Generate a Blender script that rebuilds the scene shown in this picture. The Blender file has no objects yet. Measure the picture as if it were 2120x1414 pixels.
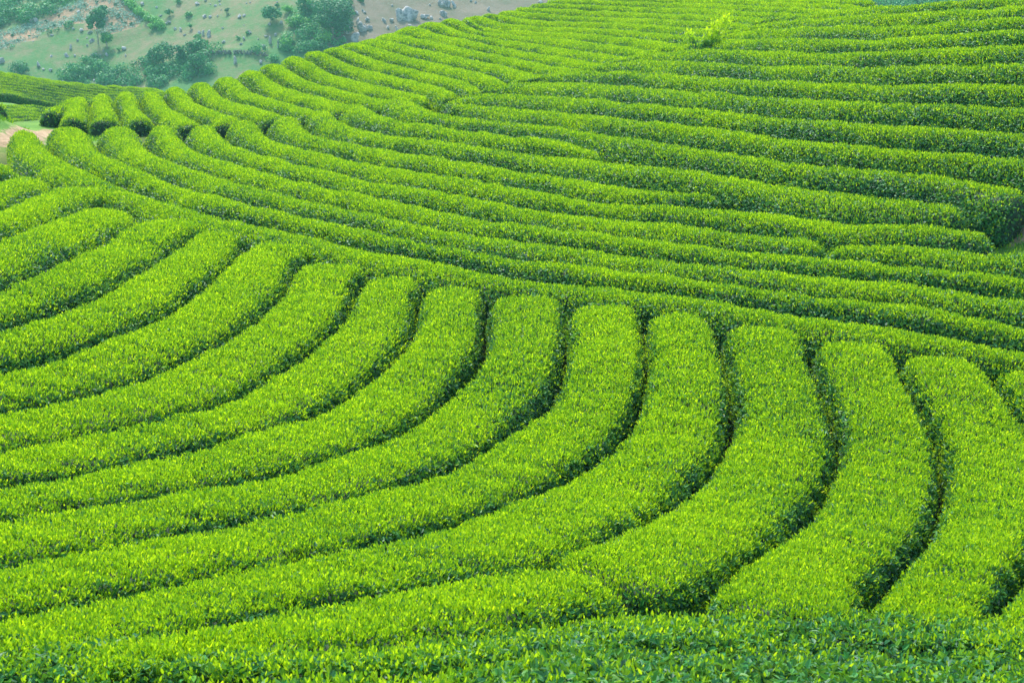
# Tea plantation on rolling hills, stony hillside behind.  Units: metres.
import bpy, math, random
import numpy as np
from mathutils import Vector

sc = bpy.context.scene
C = sc.collection
R = math.radians
rng = np.random.default_rng(7)
random.seed(7)

# ------------------------------------------------------------------ camera
cam_d = bpy.data.cameras.new('camera')
cam = bpy.data.objects.new('camera', cam_d)
C.objects.link(cam)
cam.location = (0, 0, 0)
PITCH = math.atan(807 / 2900.0)
cam.rotation_euler = (R(90) - PITCH, 0, 0)
cam_d.sensor_width = 36
cam_d.lens = 36 * 2900 / 2120.0
cam_d.clip_start = .1
cam_d.clip_end = 4000
cam_d.dof.use_dof = True
cam_d.dof.focus_distance = 30
cam_d.dof.aperture_fstop = 5.0
sc.camera = cam
sc.render.resolution_x = 1024
sc.render.resolution_y = 682

# ------------------------------------------------------------------ light
SUN_EL, SUN_AZ = 56, -22          # azimuth from +Y, negative = to the left
wd = bpy.data.worlds.new('World')
sc.world = wd
wd.use_nodes = True
nt = wd.node_tree
sky = nt.nodes.new('ShaderNodeTexSky')
sky.sky_type = 'NISHITA'
sky.sun_disc = False
sky.sun_elevation = R(SUN_EL)
sky.sun_rotation = R(SUN_AZ)
sky.air_density = 1.0
sky.dust_density = 1.5
bg = nt.nodes['Background']
bg.inputs[1].default_value = .15
nt.links.new(sky.outputs[0], bg.inputs[0])
sd = bpy.data.lights.new('sun', 'SUN')
sd.energy = 2.8
sd.angle = R(9)
sd.color = (1, .95, .86)
so = bpy.data.objects.new('sun', sd)
C.objects.link(so)
sdir = Vector((math.sin(R(SUN_AZ)) * math.cos(R(SUN_EL)), math.cos(R(SUN_AZ)) * math.cos(R(SUN_EL)), math.sin(R(SUN_EL))))
so.rotation_euler = sdir.to_track_quat('Z', 'Y').to_euler()
sc.view_settings.view_transform = 'Standard'
sc.view_settings.look = 'None'
sc.view_settings.exposure = 1.3
sc.view_settings.gamma = 1

LINES = {
'g01':[-18.82,51.84,-18.97,49.82,-18.99,46.91],
'g12':[-17.08,48.6,-15.59,37.3],
'g23':[-14.9,45.71,-14.66,42.98,-14.08,39.22,-13.56,34.1,-13.42,31.59],
'g34':[-12.95,43.48,-12.33,37.33,-12.19,31.43,-12.25,28.41],
'g45':[-10.53,39.48,-10.33,35.11,-10.34,29.9,-10.55,28.07,-11.12,25.33],
'g56':[-8.67,37,-8.56,35.28,-8.54,33.02,-8.66,30.25,-8.82,28.39,-9.12,26.82,-10.05,24.41,-10.39,23.28],
'g67':[-7.05,36.53,-6.97,33.93,-6.99,31.82,-7.19,28.59,-7.31,27.66,-7.52,26.66,-8.17,24.86,-9.36,22.57,-9.71,21.43],
'g78':[-5.32,34.02,-5.27,31.42,-5.36,29.32,-5.53,28.15,-6.12,25.33,-6.49,24.18,-6.96,23.08,-7.37,22.36,-8.52,20.85,-8.84,20.21,-9.02,19.6],
'g89':[-3.63,32.57,-3.6,29.79,-3.67,28.67,-4.5,24.83,-4.83,23.58,-5.11,22.85,-6.22,21.01,-6.68,20.29,-7.25,19.62,-7.82,18.78,-8.02,18.37,-8.21,17.71],
'g910':[-2.15,31.45,-2.07,28.47,-2.17,27.36,-3.26,23.43,-3.74,22.29,-4.71,20.7,-5.34,19.54,-5.95,18.63,-7.16,17.03,-7.5,16.06],
'g1011':[-0.63,30.47,-0.55,27.5,-0.65,26.39,-1.39,23.89,-2.22,21.69,-2.75,20.49,-3.27,19.53,-4.4,18.06,-5.22,16.72,-6.17,15.81,-6.73,14.91],
'g1112':[1.13,29.29,1.12,27.62,1.04,26.19,0.75,24.49,0.44,23.61,-1.43,19.58,-1.89,18.71,-2.35,18.05,-3.21,16.99,-3.79,16,-4.93,14.68,-5.91,12.97],
'g1213':[2.71,28.53,2.66,26.68,2.53,25.16,2.28,23.88,1.98,22.71,1.4,21.2,0.35,19.29,-0.79,17.39,-1.58,15.9,-2.43,14.66,-3.26,13.94,-3.78,13.07,-4.32,12.48,-4.7,11.66,-5.14,11.16],
'g1314':[4.17,27.79,4.07,25.18,3.8,22.98,3.65,22.31,3.23,21.08,2.27,18.91,0.54,15.59,-1.19,13.51,-2.08,12.76,-2.86,11.54,-3.93,10.5,-4.36,9.95],
'g1415':[5.8,26.61,5.61,22.88,5.41,21.77,4.25,18.82,3.68,17.65,2.61,15.88,1.99,14.42],
'g1516':[7.39,25.8,7.32,24.8,7.35,23.1,7.23,22.23,6.97,21.22,6.35,19.45,5.62,17.72,4.1,15.08],
'g1617':[9.13,25.75,9.1,24.89,9.19,23.16,9.05,22.3,8.81,21.46,8.4,20.29,7.67,18.61,6.89,17.07,5.59,14.75],
'g1718':[10.64,25.31,10.73,24.23,10.7,23.64,10.32,22.07,9.89,20.76,9.29,19.15,8.37,17.13,6.37,13.53],
'f1':[1.2,13.88,-0.31,11.57,-0.59,11.24,-0.86,11.03,-1.13,10.91,-2.01,10.71,-2.27,10.61,-2.98,10.18],
'f0':[-5.32,11.09,-4.88,11.39,-4.56,11.53,-4.02,11.66,-3.63,11.66,-3,11.5,-1.75,10.89,-1.56,10.86,-1.2,10.91,-0.85,11.09,-0.49,11.4,0.51,12.89,1.21,13.67,1.71,14.01,2.22,14.27,3.54,14.79,4.08,14.94,4.59,14.98,5.08,14.93,5.52,14.77,5.72,14.64,6.04,14.23,6.61,12.96],
'fm':[-4.74,9,-4.33,9.17,-3.5,9.62,-2.86,9.83,-2.18,9.95,-0.58,10.09,-0.22,10.17,0.15,10.42,0.97,11.27,1.89,12.02,2.62,12.44,3.61,12.8,4.32,12.86,4.75,12.77,4.94,12.67,5.24,12.33,5.59,11.66,5.96,11.16],
'u0':[-23.21,64.02,-20.43,56.54,-18.22,51.22,-16.67,48.22,-15.51,46.49,-12.64,42.77,-10.79,39.92,-9.23,37.8,-8.57,37.11,-6.81,35.79,-5.13,34.04,-3.58,32.62,0.5,29.61,4.02,27.77,5.75,26.6,6.76,26.08,7.46,25.89,8.9,25.74,10.25,25.36,10.98,25.35],
'u1':[-22.51,67.35,-20,61.02,-17.94,56.2,-16.38,53.07,-10.92,43.76,-9.32,41.53,-7.95,40.02,-6.13,38.23,-3.92,35.9,0.29,32.09,1.12,31.55,3.12,30.55,6,28.64,8.08,27.79,9.45,27.39,10.71,26.82,11.37,26.64],
'u2':[-20.12,67.72,-17.93,61.34,-16.14,56.68,-14.76,53.78,-10.61,46.39,-9,43.94,-7.6,42.07,-6.36,40.58,-2.1,35.87,-0.73,34.54,0.55,33.49,2.95,32.12,5.15,30.63,5.86,30.24,8.6,29.05,11.85,27.87],
'u3':[-18.32,69.32,-16.38,63.17,-14.73,58.5,-13.42,55.44,-11.35,51.6,-7.32,44.65,-6.66,43.66,-2.28,38.36,-1.34,37.41,0.42,36,4.73,32.97,5.8,32.31,7.23,31.7,8.56,30.94,11.58,29.97,12.5,29.57],
'u4':[-16.02,67.77,-14.45,62.74,-13.09,58.94,-11.97,56.41,-7.7,48.43,-6.34,46.16,-5.12,44.47,-2.46,41.43,-0.13,38.59,1.54,36.98,3.52,35.71,5.71,34.16,7.45,33.18,9.07,32.14,10.06,31.73,12.08,31.26,12.99,30.84],
'u5':[-13.85,67.07,-12.02,60.97,-11.26,58.94,-9.94,56.05,-8.78,53.76,-7.23,50.94,-5.86,48.69,-3.84,45.79,-1.07,42.25,0.76,40.13,2.19,38.92,4.34,37.44,7.71,34.84],
'u5b':[7.97,34.12,8.48,34.21,9.96,33.64,11.21,33.34,11.8,33.01],
'u6':[-12.1,68.24,-11.14,64.18,-10.23,60.92,-9.41,58.66,-8.02,55.84,-4.58,49.9,-3.6,48.41,-1.38,45.62,1.67,41.51,2.7,40.4,3.37,39.85,4.7,39,6.32,38.23,8.02,36.61,8.86,35.99,9.7,35.53,11.14,35,11.68,34.72],
'u7':[-9.95,67.19,-8.98,62.8,-8.51,61.19,-7.65,58.92,-6.16,55.98,-3.02,50.96,-0.88,47.96,1.66,44.12,3.33,42.21,5.82,39.78],
'u8':[-8.75,68.69,-7.38,63.3,-6.18,59.97,-4.63,56.8,-1.17,51.07,0.32,48.87,2.68,45.84,8.17,39.41,8.89,38.67,10.33,37.58,11.2,36.74],
'u9':[-6.77,67.8,-5.54,63.03,-4.47,60.16,-0.32,52.63,2.22,48.63,2.66,47.33,2.82,45.93],
'u10':[-4.6,68.07,-3.39,62.63,-2.29,59.08,-1.29,56.89,0.97,53.23,3.98,47.67,7.42,42.67,8.25,41.58,9.64,40.18,12.79,37.67,14.7,35.46],
'v1':[-2.96,60.82,-2.6,61.83,-2.17,62.1,-1.69,61.62,1.09,56.81,4.48,50.2,7.56,45.14,8.94,43.27,10.27,41.76,11.31,40.76,13.54,38.86,15.28,37.09],
'v2':[-2.3,63.99,-1.85,64.42,-1.39,64.42,-0.9,63.99,-0.42,63.39,0.52,61.97,1.84,59.45,5.16,52.33,7.59,47.79,8.7,46.02,10.05,44.3,11.35,42.86,15.84,38.69],
'v3':[-0.93,64.89,-0.51,65.82,-0.08,66.34,0.38,66.38,0.84,66.05,1.3,65.43,3.79,60.42,7.35,51.98,9,48.8,10.05,47.18,11.8,44.82,16.35,40.14],
'v4':[1.12,65.92,1.55,66.24,1.97,66.32,2.4,66.1,3.22,65.26,4.01,64.14,5.1,62.08,8.07,54.53,9.34,51.62,10.09,50.22,11.51,47.87,12.43,46.57,16.81,41.44],
'v5':[3.65,65.13,4.44,66.23,4.82,66.3,5.19,66.03,5.53,65.54,6.78,62.78,9.55,55.17,10.9,52.25,12.41,49.63,13.45,48.07,17.39,43.08],
'v6':[5.2,66.62,5.59,67.21,5.96,67.54,6.32,67.49,6.65,67.2,7.29,66.3,8.68,63.13,10.65,56.87,12.29,53.05,14.07,50.01,17.94,44.61],
'v7':[6.63,67.5,7.02,68.16,7.38,68.53,7.72,68.49,8.64,67.48,9.5,66.23,10.23,64.41,11.25,60.87,12.21,57.96,13.66,54.17,14.72,51.99,18.41,45.88],
'v8':[8.69,67.61,9.73,68.63,10.06,68.8,10.36,68.75,11.17,67.94,11.65,67.09,12.25,65.31,13.85,59.17,14.59,56.72,18.88,47.16],
'v9':[10.62,68.4,11.31,69.35,11.95,69.87,12.24,69.92,12.5,69.79,12.72,69.46,13.65,66.95,15.2,60.86,16.07,58.47,17.52,55.37,18.72,51.09,19.52,48.85],
'v10':[12.72,69.94,13.82,70.51,14.06,70.47,14.27,70.2,15.77,66.73,17.46,59.84,18.68,56.18,19.26,54.89,19.65,54.29,20.39,53.63,21.23,53.26],
'w0':[-27.67,88,-26.57,82.97,-24.95,77.27],
'w1':[-26.99,90.31,-23.19,77.57],
'w2':[-26,91.9,-20.87,75.77],
'w3':[-24.71,93.02,-21.35,82.04,-17.5,71.82],
'w4':[-23.51,93.85,-19.52,81.77,-15.3,71.23],
'w5':[-21.92,94.08,-18.08,82.36,-16.47,78.24,-14.49,73.95,-12.62,69.44],
'w6':[-20.29,94.66,-16.98,84.34,-15.21,79.84,-11.62,71.68,-10.39,68.15],
'w7':[-18.56,94.95,-14.16,81.39,-9.03,68.51],
'w8':[-17.23,95.69,-13.44,84.74,-6.81,67.52],
'w9':[-15.92,96.79,-9.77,78.86,-7.11,72.16,-4.49,66.38],
'w10':[-14.36,97.45,-12.43,91.56,-4.25,69.11,-3.46,65.38],
'w11':[-13.11,98.05,-11.88,94.42,-8.66,86.28,-4.51,74.48,-3.15,70.36,-2.21,66.04],
'w12':[-11.95,99.03,-10.29,94.59,-7.56,87.98,-4.92,80.48,-1.93,70.46,-1.18,66.32],
'w13':[-10.99,101.02,-9.47,96.83,-5.8,88.33,-4.06,83.47,-0.93,72.97,0.11,67.47],
'w14':[-9.9,103.67,-8.16,98.7,-4.93,91.05,-3.15,86.31,-1.35,80.32,2.26,66.56],
'w15':[-8.63,105.7,-7.12,101.11,-3.29,91.58,-1.3,85.74,0.44,79.4,3.61,66.32],
'w16':[-7.4,107.71,-3.24,96.68,0.17,86.29,1.98,79.67,5.32,65.33],
'w17':[-5.96,109.21,-1.34,94.46,1.05,88.59,2.74,83.45,4,78.33,6.5,66.15],
'w18':[-4.52,110.12,-1.94,98.88,1.8,91.53,3.35,87.8,4.34,84.73,5.85,78.12,7.52,67.33],
'e1':[-3.06,107.1,-2.22,102.53,-1.66,100.77,1.06,96.49,3.06,92.83,4.44,89.73,5.67,85.97,6.75,81.82,7.9,75.6,8.36,72.4,8.81,66.78],
'e2':[-2.2,108.98,-1.28,105.34,-0.69,103.64,4.25,94.46,5.44,91.6,6.73,87.83,7.66,84.18,8.75,78.69,10.16,68.42],
'e3':[-1.41,110.48,0.23,105.55,4.99,96.97,6.28,94.01,7.46,90.74,8.87,85.44,10.02,79.88,10.93,74.32,11.51,68.28],
'e4':[0,111.22,1.62,106.72,4.08,102.51,6.87,97.19,7.87,94.77,8.77,91.96,10.14,86.7,11.39,80.39,11.86,77.02,12.62,69.39],
'e5':[1.13,112.02,2.82,107.9,6.33,102.19,7.78,99.54,9.09,96.32,10.26,92.69,11.46,88.01,12.43,82.99,13.2,76.52,13.81,68.4],
'e6':[2.26,112.41,4.38,108.09,7.38,103.49,8.91,100.78,10.83,96.41,12,92.74,12.99,88.67,13.85,82.92,14.41,76.82,14.91,67.18],
'e7':[3.39,112.39,5.2,109.43,8.61,104.71,10.47,101.62,11.88,98.69,13.33,94.41,14.3,90.16,15.12,84.26,15.56,77.7,15.91,67.67],
'e8':[4.17,113.11,5.68,111.41,11.78,102.97,13.5,99.63,14.75,96.3,15.88,91.11,16.47,85.79,16.72,79.77,16.8,68.56],
'e9':[5.36,114.38,11.31,106.92,12.88,104.66,14.88,101.01,16.28,96.82,17.19,92.66,17.75,87.49,17.86,81.1,17.56,69.81],
'u56':[-13.85,67.07,-12.65,63.03,-11.57,59.84,-10.64,57.57,-9.82,55.82,-8.34,52.94,-6.41,49.57,-3.74,45.67,0.18,40.77,1.7,39.31,6.77,35.61,8.19,34.28,10.02,33.63,11.24,33.29,11.8,33.01],
'u78':[-9.95,67.19,-9.2,63.85,-8.47,61.21,-7.79,59.32,-7.16,57.9,-6.02,55.76,-3.07,51.05,-0.96,48.07,1.59,44.23,2.91,42.65,5.07,40.5,6.87,37.83,7.36,37.23,8.37,36.32,9.14,35.82,10.18,35.33,11.24,35.01],
'u98':[-6.77,67.8,-5.5,63.07,-4.38,60.05,-0.69,53.3,1.59,49.53,3.15,45.87,3.73,44.72,8.59,38.95,10.99,36.96,12.11,35.34],
'u10c':[-4.6,68.07,-3.52,63.14,-3.02,61.24,-2.08,58.53,-1.21,56.73,1.16,52.9,3.81,47.96,7.4,42.69,8.38,41.43,9.6,40.21,12.63,37.81,13.24,37.19],
'g1314e':[4.17,27.79,4.03,24.47,3.91,23.53,3.65,22.17,2.74,19.88,1.96,18.25,1.29,17.12,0.88,16.3],
'g1314f':[0.73,15.53,-0.03,14.89,-1.23,13.46,-1.83,13,-2.1,12.73,-2.35,12.4,-2.84,11.56,-3.13,11.23,-3.97,10.47,-4.36,9.95],
'g1415e':[5.8,26.61,5.6,22.81,5.48,22.03,5.31,21.49,4.36,19.07,3.69,17.67,2.63,15.92,1.9,14.41,1.64,14.06,1.25,13.77],
}
LAND = [-18.82,51.84,-7.56,-0.4,10.11,-5.63,16.44,41.9,-3.9,5.36,114.38,-3.43,-12.19,29.53,-6.51,10.73,24.34,-8.21,13.02,78.39,-3.49,-26.99,90.31,-9.06,-7.75,18.9,-7.11,7.47,15.45,-7.36,1.84,59.44,-5.93,-0.61,41.7,-7.32,-0.55,28.13,-7.63,-15.85,72.64,-8.43,0.56,19.65,-7.85,-3.76,92.8,-5.87,-5.77,13.24,-6.32,18.12,57.7,-2.08,7.63,34.8,-7.13,-4.74,9,-5.38,-16.03,40.54,-6.76,2.48,14.38,-7.15,15.85,98.31,-2.97,5.71,11.47,-6.42,-1.37,74.54,-6.12,-7.72,51.79,-7.75,8.73,49.24,-4.93,-6.81,35.9,-7.49,-6.19,25.07,-7.51,-2.02,15.24,-6.91,5.53,22.22,-7.94,-23.21,64.02,-8.15,5.65,28.82,-7.42,11.43,67.59,-3.74,-15.45,85.26,-8.03,-8.98,43.87,-7.62,-7.4,107.71,-5.52,9.5,19.68,-8.02,-3.22,11.6,-6.12,1.26,35.39,-7.36,0.5,51.28,-6.62,7.89,42.01,-6.05,-8.5,61.02,-7.7,7.89,89.28,-4.35,-25.46,79.02,-8.94,12.41,31.18,-7.32,-3.79,18.83,-7.41,19.31,49.35,-1.91,3.96,18.22,-7.82,-5.29,30.28,-7.63,-1.39,23.88,-7.99,-14.36,97.45,-6.93,4.66,101.43,-4.4,10.23,58.04,-4,-10.32,23.55,-6.95,0.38,12.61,-6.46,-13.69,35.48,-6.67,13.68,36.68,-6.1,17.76,87.52,-2.79,3.35,67.37,-5.46,-5.64,82.62,-6.53,-7.48,69.49,-7.26,2.65,25.84,-7.63,-5.76,16.19,-6.89,3.12,82.09,-5.36,1.13,16.76,-7.49,-5.84,21.65,-7.48,-13.33,55.13,-8.08,17.63,72.1,-2.42,-5.32,11.09,-5.84,3.44,45.22,-6.56,14.19,53.01,-3.24,14.26,47,-3.7,-16.85,46.62,-7.32,-2.52,9.9,-5.72,2.34,31,-7.44,-4.75,47.08,-7.53,4.84,14.98,-7.53,4.04,39.42,-7.11,-8.96,27.55,-7.03,7.34,25.17,-7.69,-10.53,39.48,-7.43,6.27,75.7,-4.86,-1.64,13.14,-6.47,16.5,63.8,-2.52,-2.9,34.91,-7.5,-2.3,63.99,-6.55,9.27,28.8,-7.46,-10.56,77.14,-7.52,-10.31,33.41,-7.04,11.63,106.5,-3.13,6.44,19.68,-8.18,1.8,22.16,-7.96,6.17,54.68,-5.21,4.33,12.87,-7.07,-3.69,55.19,-7.17,6.39,13.44,-6.95,6.79,62.81,-4.76,-18.35,78.93,-8.63,2.13,12.19,-6.66,-3.93,27.43,-7.76,-11.48,47.86,-7.81,-13.85,67.07,-8.26,-4.63,100.45,-5.64,-0.03,14.91,-7,-2.13,31.47,-7.56,9.37,38.28,-6.41,-9.7,89.05,-6.82,-19.62,92.67,-8.31,-3.58,13.41,-6.51,-5.2,39.36,-7.53,-22.18,84.68,-8.9,0.98,108.27,-4.43,11.86,42.35,-5.1,-3.33,16.8,-7.14,-13.6,44.18,-7.58,0.75,11.07,-6.09,-1.58,19.23,-7.67,8.49,17.37,-7.68,-2.22,21.68,-7.86,5.8,32.29,-7.35,-4.09,10.33,-5.77,9.02,22.11,-8.38,-8.64,30.55,-7.13,1.28,87.97,-5.49,9.4,31.97,-7.25,-0.14,46.84,-7.07,9.34,95.62,-3.96,4.49,50.18,-5.82,3.04,16.57,-7.56,2.82,20.05,-7.91,-8.14,21.4,-7.23,20.39,53.62,-1.7,10.81,83.57,-3.91,-13.44,32.29,-6.44,-1.54,10.81,-5.89,1.83,95.16,-5.15,4.27,35.16,-7.33,10.71,35.15,-6.8,11.12,72.58,-3.83,7.27,45.54,-5.65,-20.12,67.72,-8.57,-1.12,16.73,-7.28,2.89,28.34,-7.5,-3.3,51.39,-7.28,-6.97,32.82,-7.45,-4.08,59.34,-7.05,-10.99,25.93,-6.75,-2.87,69.15,-6.5,3.95,23.76,-7.81,-6,0,-2.6,0,0,-2.6,6,0,-2.8,-14,0,-2.6,14,0,-3.2,0,-12,-1,-25,-12,-1,25,-12,-1,0,-40,-0.5,-45,-40,-1,45,-40,-1,30,20,-7.5,32,34,-6.2,34,50,-1.5,50,20,-6.5,55,50,0,60,75,1,40,80,-1,80,40,0,85,90,0,-28,20,-6.5,-34,34,-5.5,-45,20,-5,-48,42,-4.5,-80,30,-2,-31.72,100.91,-14.9,-27.19,109.29,-14.62,-19.7,113.77,-12.93,-12.21,120.47,-11.25,-2.61,129.33,-9.23,5.46,135.8,-8.39,25,118,-6,30,135,-12,36,100,-4.5,55,110,-6,80,130,-12,-22.59,72.33,-8.66,-23.45,68.23,-8.47,-19.52,67.22,-8.35,-23.67,66.3,-7.34,-26.55,70.49,-7.19,-29.3,72.64,-7.53,-40.17,112.51,-13.47,-39.31,114.52,-13.71,-39.06,118.67,-13.72,-44.04,125.02,-13.26,-41.71,126.89,-14.02,-48.88,136.39,-13.45,-44.88,138.09,-14.79,-57.16,149.66,-14.26,-53.08,149.57,-14.55,-49.66,151.3,-15.8,-45.08,153.25,-16.26,-60.63,159.05,-14.08,-54.48,159.94,-14.59,-49.66,161.72,-15.68,-43.57,163.59,-16.41,-64.11,168.55,-13.51,-59.89,169.42,-14.09,-55.28,169.21,-14.87,-50.12,171.08,-15.61,-44.55,172,-16.04,-66.34,187.69,-20.61,-58.05,187.41,-21.59,-49.79,192.23,-22.93,-74,187.92,-19.75]
FAR_TREES=[(-133.6,461.4,11.5,5.7,0.35,'tall slender tree with a bare pale trunk between the two cabbage patches'),
(-130,458.4,5.4,4.1,0.6,'bright leafy tree just below the slender pale trunked tree'),
(-108.2,441.4,7.6,7.9,0.3,'dark round tree on its own left of the narrow columnar tree'),
(-101.5,438.4,6.7,3.9,0.25,'narrow dark tree standing right beside the dark round tree'),
(-97.8,443.8,4.6,6.4,0.35,'low dark tree at the left end of the stone terrace line'),
(-95.1,431.8,6,6.8,0.3,'dark bushy tree below the low tree near the terrace line'),
(-55.7,443.8,11,14.1,0.2,'largest dark tree of the thicket beside the grey rocky slope'),
(-65.1,456.6,5.4,6.3,0.4,'tree at the top of the thicket reaching the top edge of the photo'),
(-55.5,458.6,5.4,6.3,0.4,'tree at the upper right corner of the thicket next to the bare slope'),
(-76.1,452.1,5.6,6.2,0.35,'tree with several pale bare trunks at the left edge of the thicket'),
(-134.9,475.1,4.3,3.6,0.35,'small dark tree behind the bare pale trunk'),
]
FAR_BUSHES=[(-71.1,457.7,3.2,4.3,0.9,'bright green round bush near the top of the thicket'),
(-67.4,449.9,4.3,8.1,0.85,'bright green bush with a flat sloping top in the thicket'),
(-69.1,438.6,4.8,5.1,0.7,'round green bush low on the left side of the thicket'),
(-57.4,442.3,3.1,7,0.9,'bright green bush in front of the largest dark tree'),
(-72.4,432.2,2.8,5.1,0.65,'green bush peeping over the tea crest under the terrace line'),
(-65.3,436.2,3.6,4.2,0.45,'dark green round bush right of the low round bush in the thicket'),
(-60.1,437.7,3.9,6.6,0.35,'dark spreading bush at the foot of the thicket above the tea crest'),
(-153.9,446.7,4.9,8.6,0.35,'dark wide bush alone above the small tea field on the far left'),
(-136.3,444.4,4.9,5.2,0.6,'brighter bush standing at the left end of the scrub belt'),
(-116.4,465.2,3.2,3.5,0.85,'bright bush at the lower end of the green boundary hedge'),
(-112.2,471.3,3.3,3.3,0.45,'small dark bush among stones on the upper meadow'),
(-105.1,467.8,2.9,3.2,0.5,'small bush above the two pale standing stones'),
(-110.3,477.2,2.3,2.6,0.3,'small dark bush at the top edge above the upper meadow'),
(-103,460.1,3.2,2.2,0.5,'small bush left of the two pale standing stones'),
(-99.6,452.9,2.2,2.8,0.6,'small round bush just under the two pale standing stones'),
(-85.7,446.8,1.5,1.8,0.4,'tiny dark bush in the middle of the meadow'),
(-82.8,448.4,1.2,2.2,0.35,'tiny flat bush right of the tiny dark bush in the meadow'),
(-125.7,456.5,1.6,1.9,0.6,'tiny bright bush beside a pale rock on the lower meadow'),
(-75.2,461.2,2.2,2.5,0.4,'small dark bush left of the bright round bush'),
(-92,464,3.8,2.2,0.2,'dark leaning shrub on the bare gully of the meadow'),
(-49.3,465.1,1.3,3.8,0.3,'dark bush at the top edge on the bare grey slope'),
(-51.9,441,3.3,4,0.5,'green bush at the rocky right foot of the thicket'),
(-164.3,465.2,0.8,1.3,0.3,None),
(-163.4,463.7,0.8,1.4,0.3,None),
(-158.3,468.9,1,1.5,0.3,None),
(-155.1,477.4,1,1.5,0.3,None),
(-156.2,472.8,1,1.5,0.3,None),
(-154.2,471.4,1,1.5,0.3,None),
(-164.3,470.2,1.3,1.6,0.35,None),
(-151.3,473.6,1,1.5,0.3,None),
(-145.7,474.4,1.5,2.5,0.35,None),
(-151.4,479.9,1,1.3,0.3,None),
(-148,482.5,1,1.5,0.35,None),
(-143.8,484.2,1,1.5,0.35,None),
(-130.3,475.3,1.5,2,0.3,None),
(-128.6,472.9,1,1.5,0.35,None),
(-126.9,470.5,1.3,1.9,0.35,None),
(-124.6,469.4,1.3,2.1,0.25,None),
(-131.9,471.2,1.3,1.8,0.45,None),
(-130.5,468.2,1,1.6,0.4,None),
(-132.6,482,1,1.5,0.3,None),
(-139.9,485,1,1.5,0.3,None),
(-134.5,478.2,1,1.5,0.3,None),
(-161.5,467,0.6,1.1,0.7,None),
]
FAR_ROCKS=[(-33.1,459.2,7,4.8,'largest blue grey boulder, slanting on the bare slope above the tea crest'),
(-28.5,460.8,3.8,1.7,'flat pale boulder touching the right foot of the largest boulder'),
(-22.3,464.6,3.2,2.2,'pale angular boulder right of the largest boulder'),
(-21.8,471.1,4.2,2.6,'dark blue grey boulder at the top edge of the bare slope'),
(-18.8,471.3,2,2.3,'pale round boulder beside the dark one at the top edge'),
(-40.6,455.1,1.7,1.6,'small pale boulder left of the largest boulder'),
(-47.2,448.4,3.1,2.8,'cracked grey boulder in the middle of the bare slope'),
(-44.7,449.8,2.5,1.9,'pale boulder right beside the cracked grey boulder'),
(-48.9,442.8,3.4,3.1,'broad grey rock at the lower right foot of the thicket'),
(-36.2,450.5,1.9,2.5,'grey boulder showing just above the tea crest'),
(-32.4,453.9,1.4,1.4,'small pale stone on the tea crest right of the grey boulder'),
(-45.6,454.7,1.9,1.3,None),
(-45.9,449.9,1.2,2.2,None),
(-49.5,457.8,1.3,1.1,None),
(-38.4,456.2,1.6,1.3,None),
(-7.8,471.7,1.1,1.5,'lone pale stone at the crest under the top edge'),
(-162.3,453.4,2.5,2.2,'grey rock at the far left edge above the small tea field'),
(-149.8,450.3,1.4,1.9,'upright pale rock right of the dark wide bush'),
(-159.7,478.1,3.6,2.3,'white rocky outcrop under the woods at the upper left'),
(-142.4,455.7,1.4,1.1,None),
(-142,459.7,1.9,1.4,None),
(-139.7,455.8,0.9,0.8,None),
(-140.8,469.1,1.5,1.5,None),
(-137.9,467.7,1.5,1,None),
(-144,470.5,0.8,1.1,None),
(-136,462.8,1.4,1.3,None),
(-150.5,468,1.6,1.1,None),
(-155.7,464.8,1,0.8,None),
(-147.5,456.2,1.1,0.8,None),
(-133.1,454.7,1.6,1.1,None),
(-131.3,454.5,1.1,0.8,None),
(-129,454.2,0.9,1.3,None),
(-123.9,456.6,1.7,1.3,'pale pink rock on the lower meadow'),
(-122.7,452.7,0.8,1.1,None),
(-117.4,449.7,1.1,0.6,None),
(-118.4,447.5,0.8,0.6,None),
(-111.6,467,1.8,0.8,None),
(-106.6,460.7,1,1.4,None),
(-104.6,457.3,0.8,0.6,None),
(-112.5,466.7,1,0.6,None),
(-99.7,465.5,1.6,1,'flat white stone on the upper meadow'),
(-97.6,464.4,1.1,1,None),
(-98.2,454.5,1.3,1.9,'left of the two pale standing stones'),
(-95.9,452.3,1.2,2.3,'right of the two pale standing stones'),
(-101.1,440.8,0.9,0.6,None),
(-96.9,470.8,0.8,0.6,None),
(-95.5,471.2,1,0.5,None),
(-91.9,455.3,0.8,0.6,None),
(-83.5,445.7,1.1,1.2,None),
(-87.1,459.3,1.3,1.3,None),
(-85.9,459.4,0.8,1.1,None),
(-84.4,433.6,1.3,2.1,'grey stone stack standing on the lower terrace'),
(-76.2,431.7,1.2,1.2,None),
(-76.2,439,1.1,1.4,None),
(-76.7,445.4,0.9,0.8,None),
(-85,467.5,0.6,0.6,None),
(-86.3,467.7,0.6,0.6,None),
(-72.4,451.9,0.9,0.9,None),
(-74.6,441.5,1.2,2.4,None),
(-72,439.2,0.8,2.1,None),
(-64.4,452.6,1.2,0.8,None),
(-63.1,445,1.4,0.8,None),
(-147.8,448.7,0.8,0.8,None),
(-145.3,447.9,1.1,0.8,None),
(-141.3,447.3,1.5,1.2,None),
(-48.8,453.3,1.6,1.6,None),
(-50.8,450,1.9,1.9,None),
(-52,457.6,1.6,1.3,None),
(-112.9,473.4,0.8,1,None),
(-117.7,477.1,0.8,0.8,None),
(-115.4,472,1,0.8,None),
(-51.5,461.8,1,0.6,None),
(-47,458.7,0.9,0.8,None),
(-26.8,469.9,0.8,0.6,None),
(-13.6,476.9,0.8,0.7,None),
(9.3,479.6,1.5,1.3,'dark stone at the very top edge left of the crest'),
]
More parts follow.
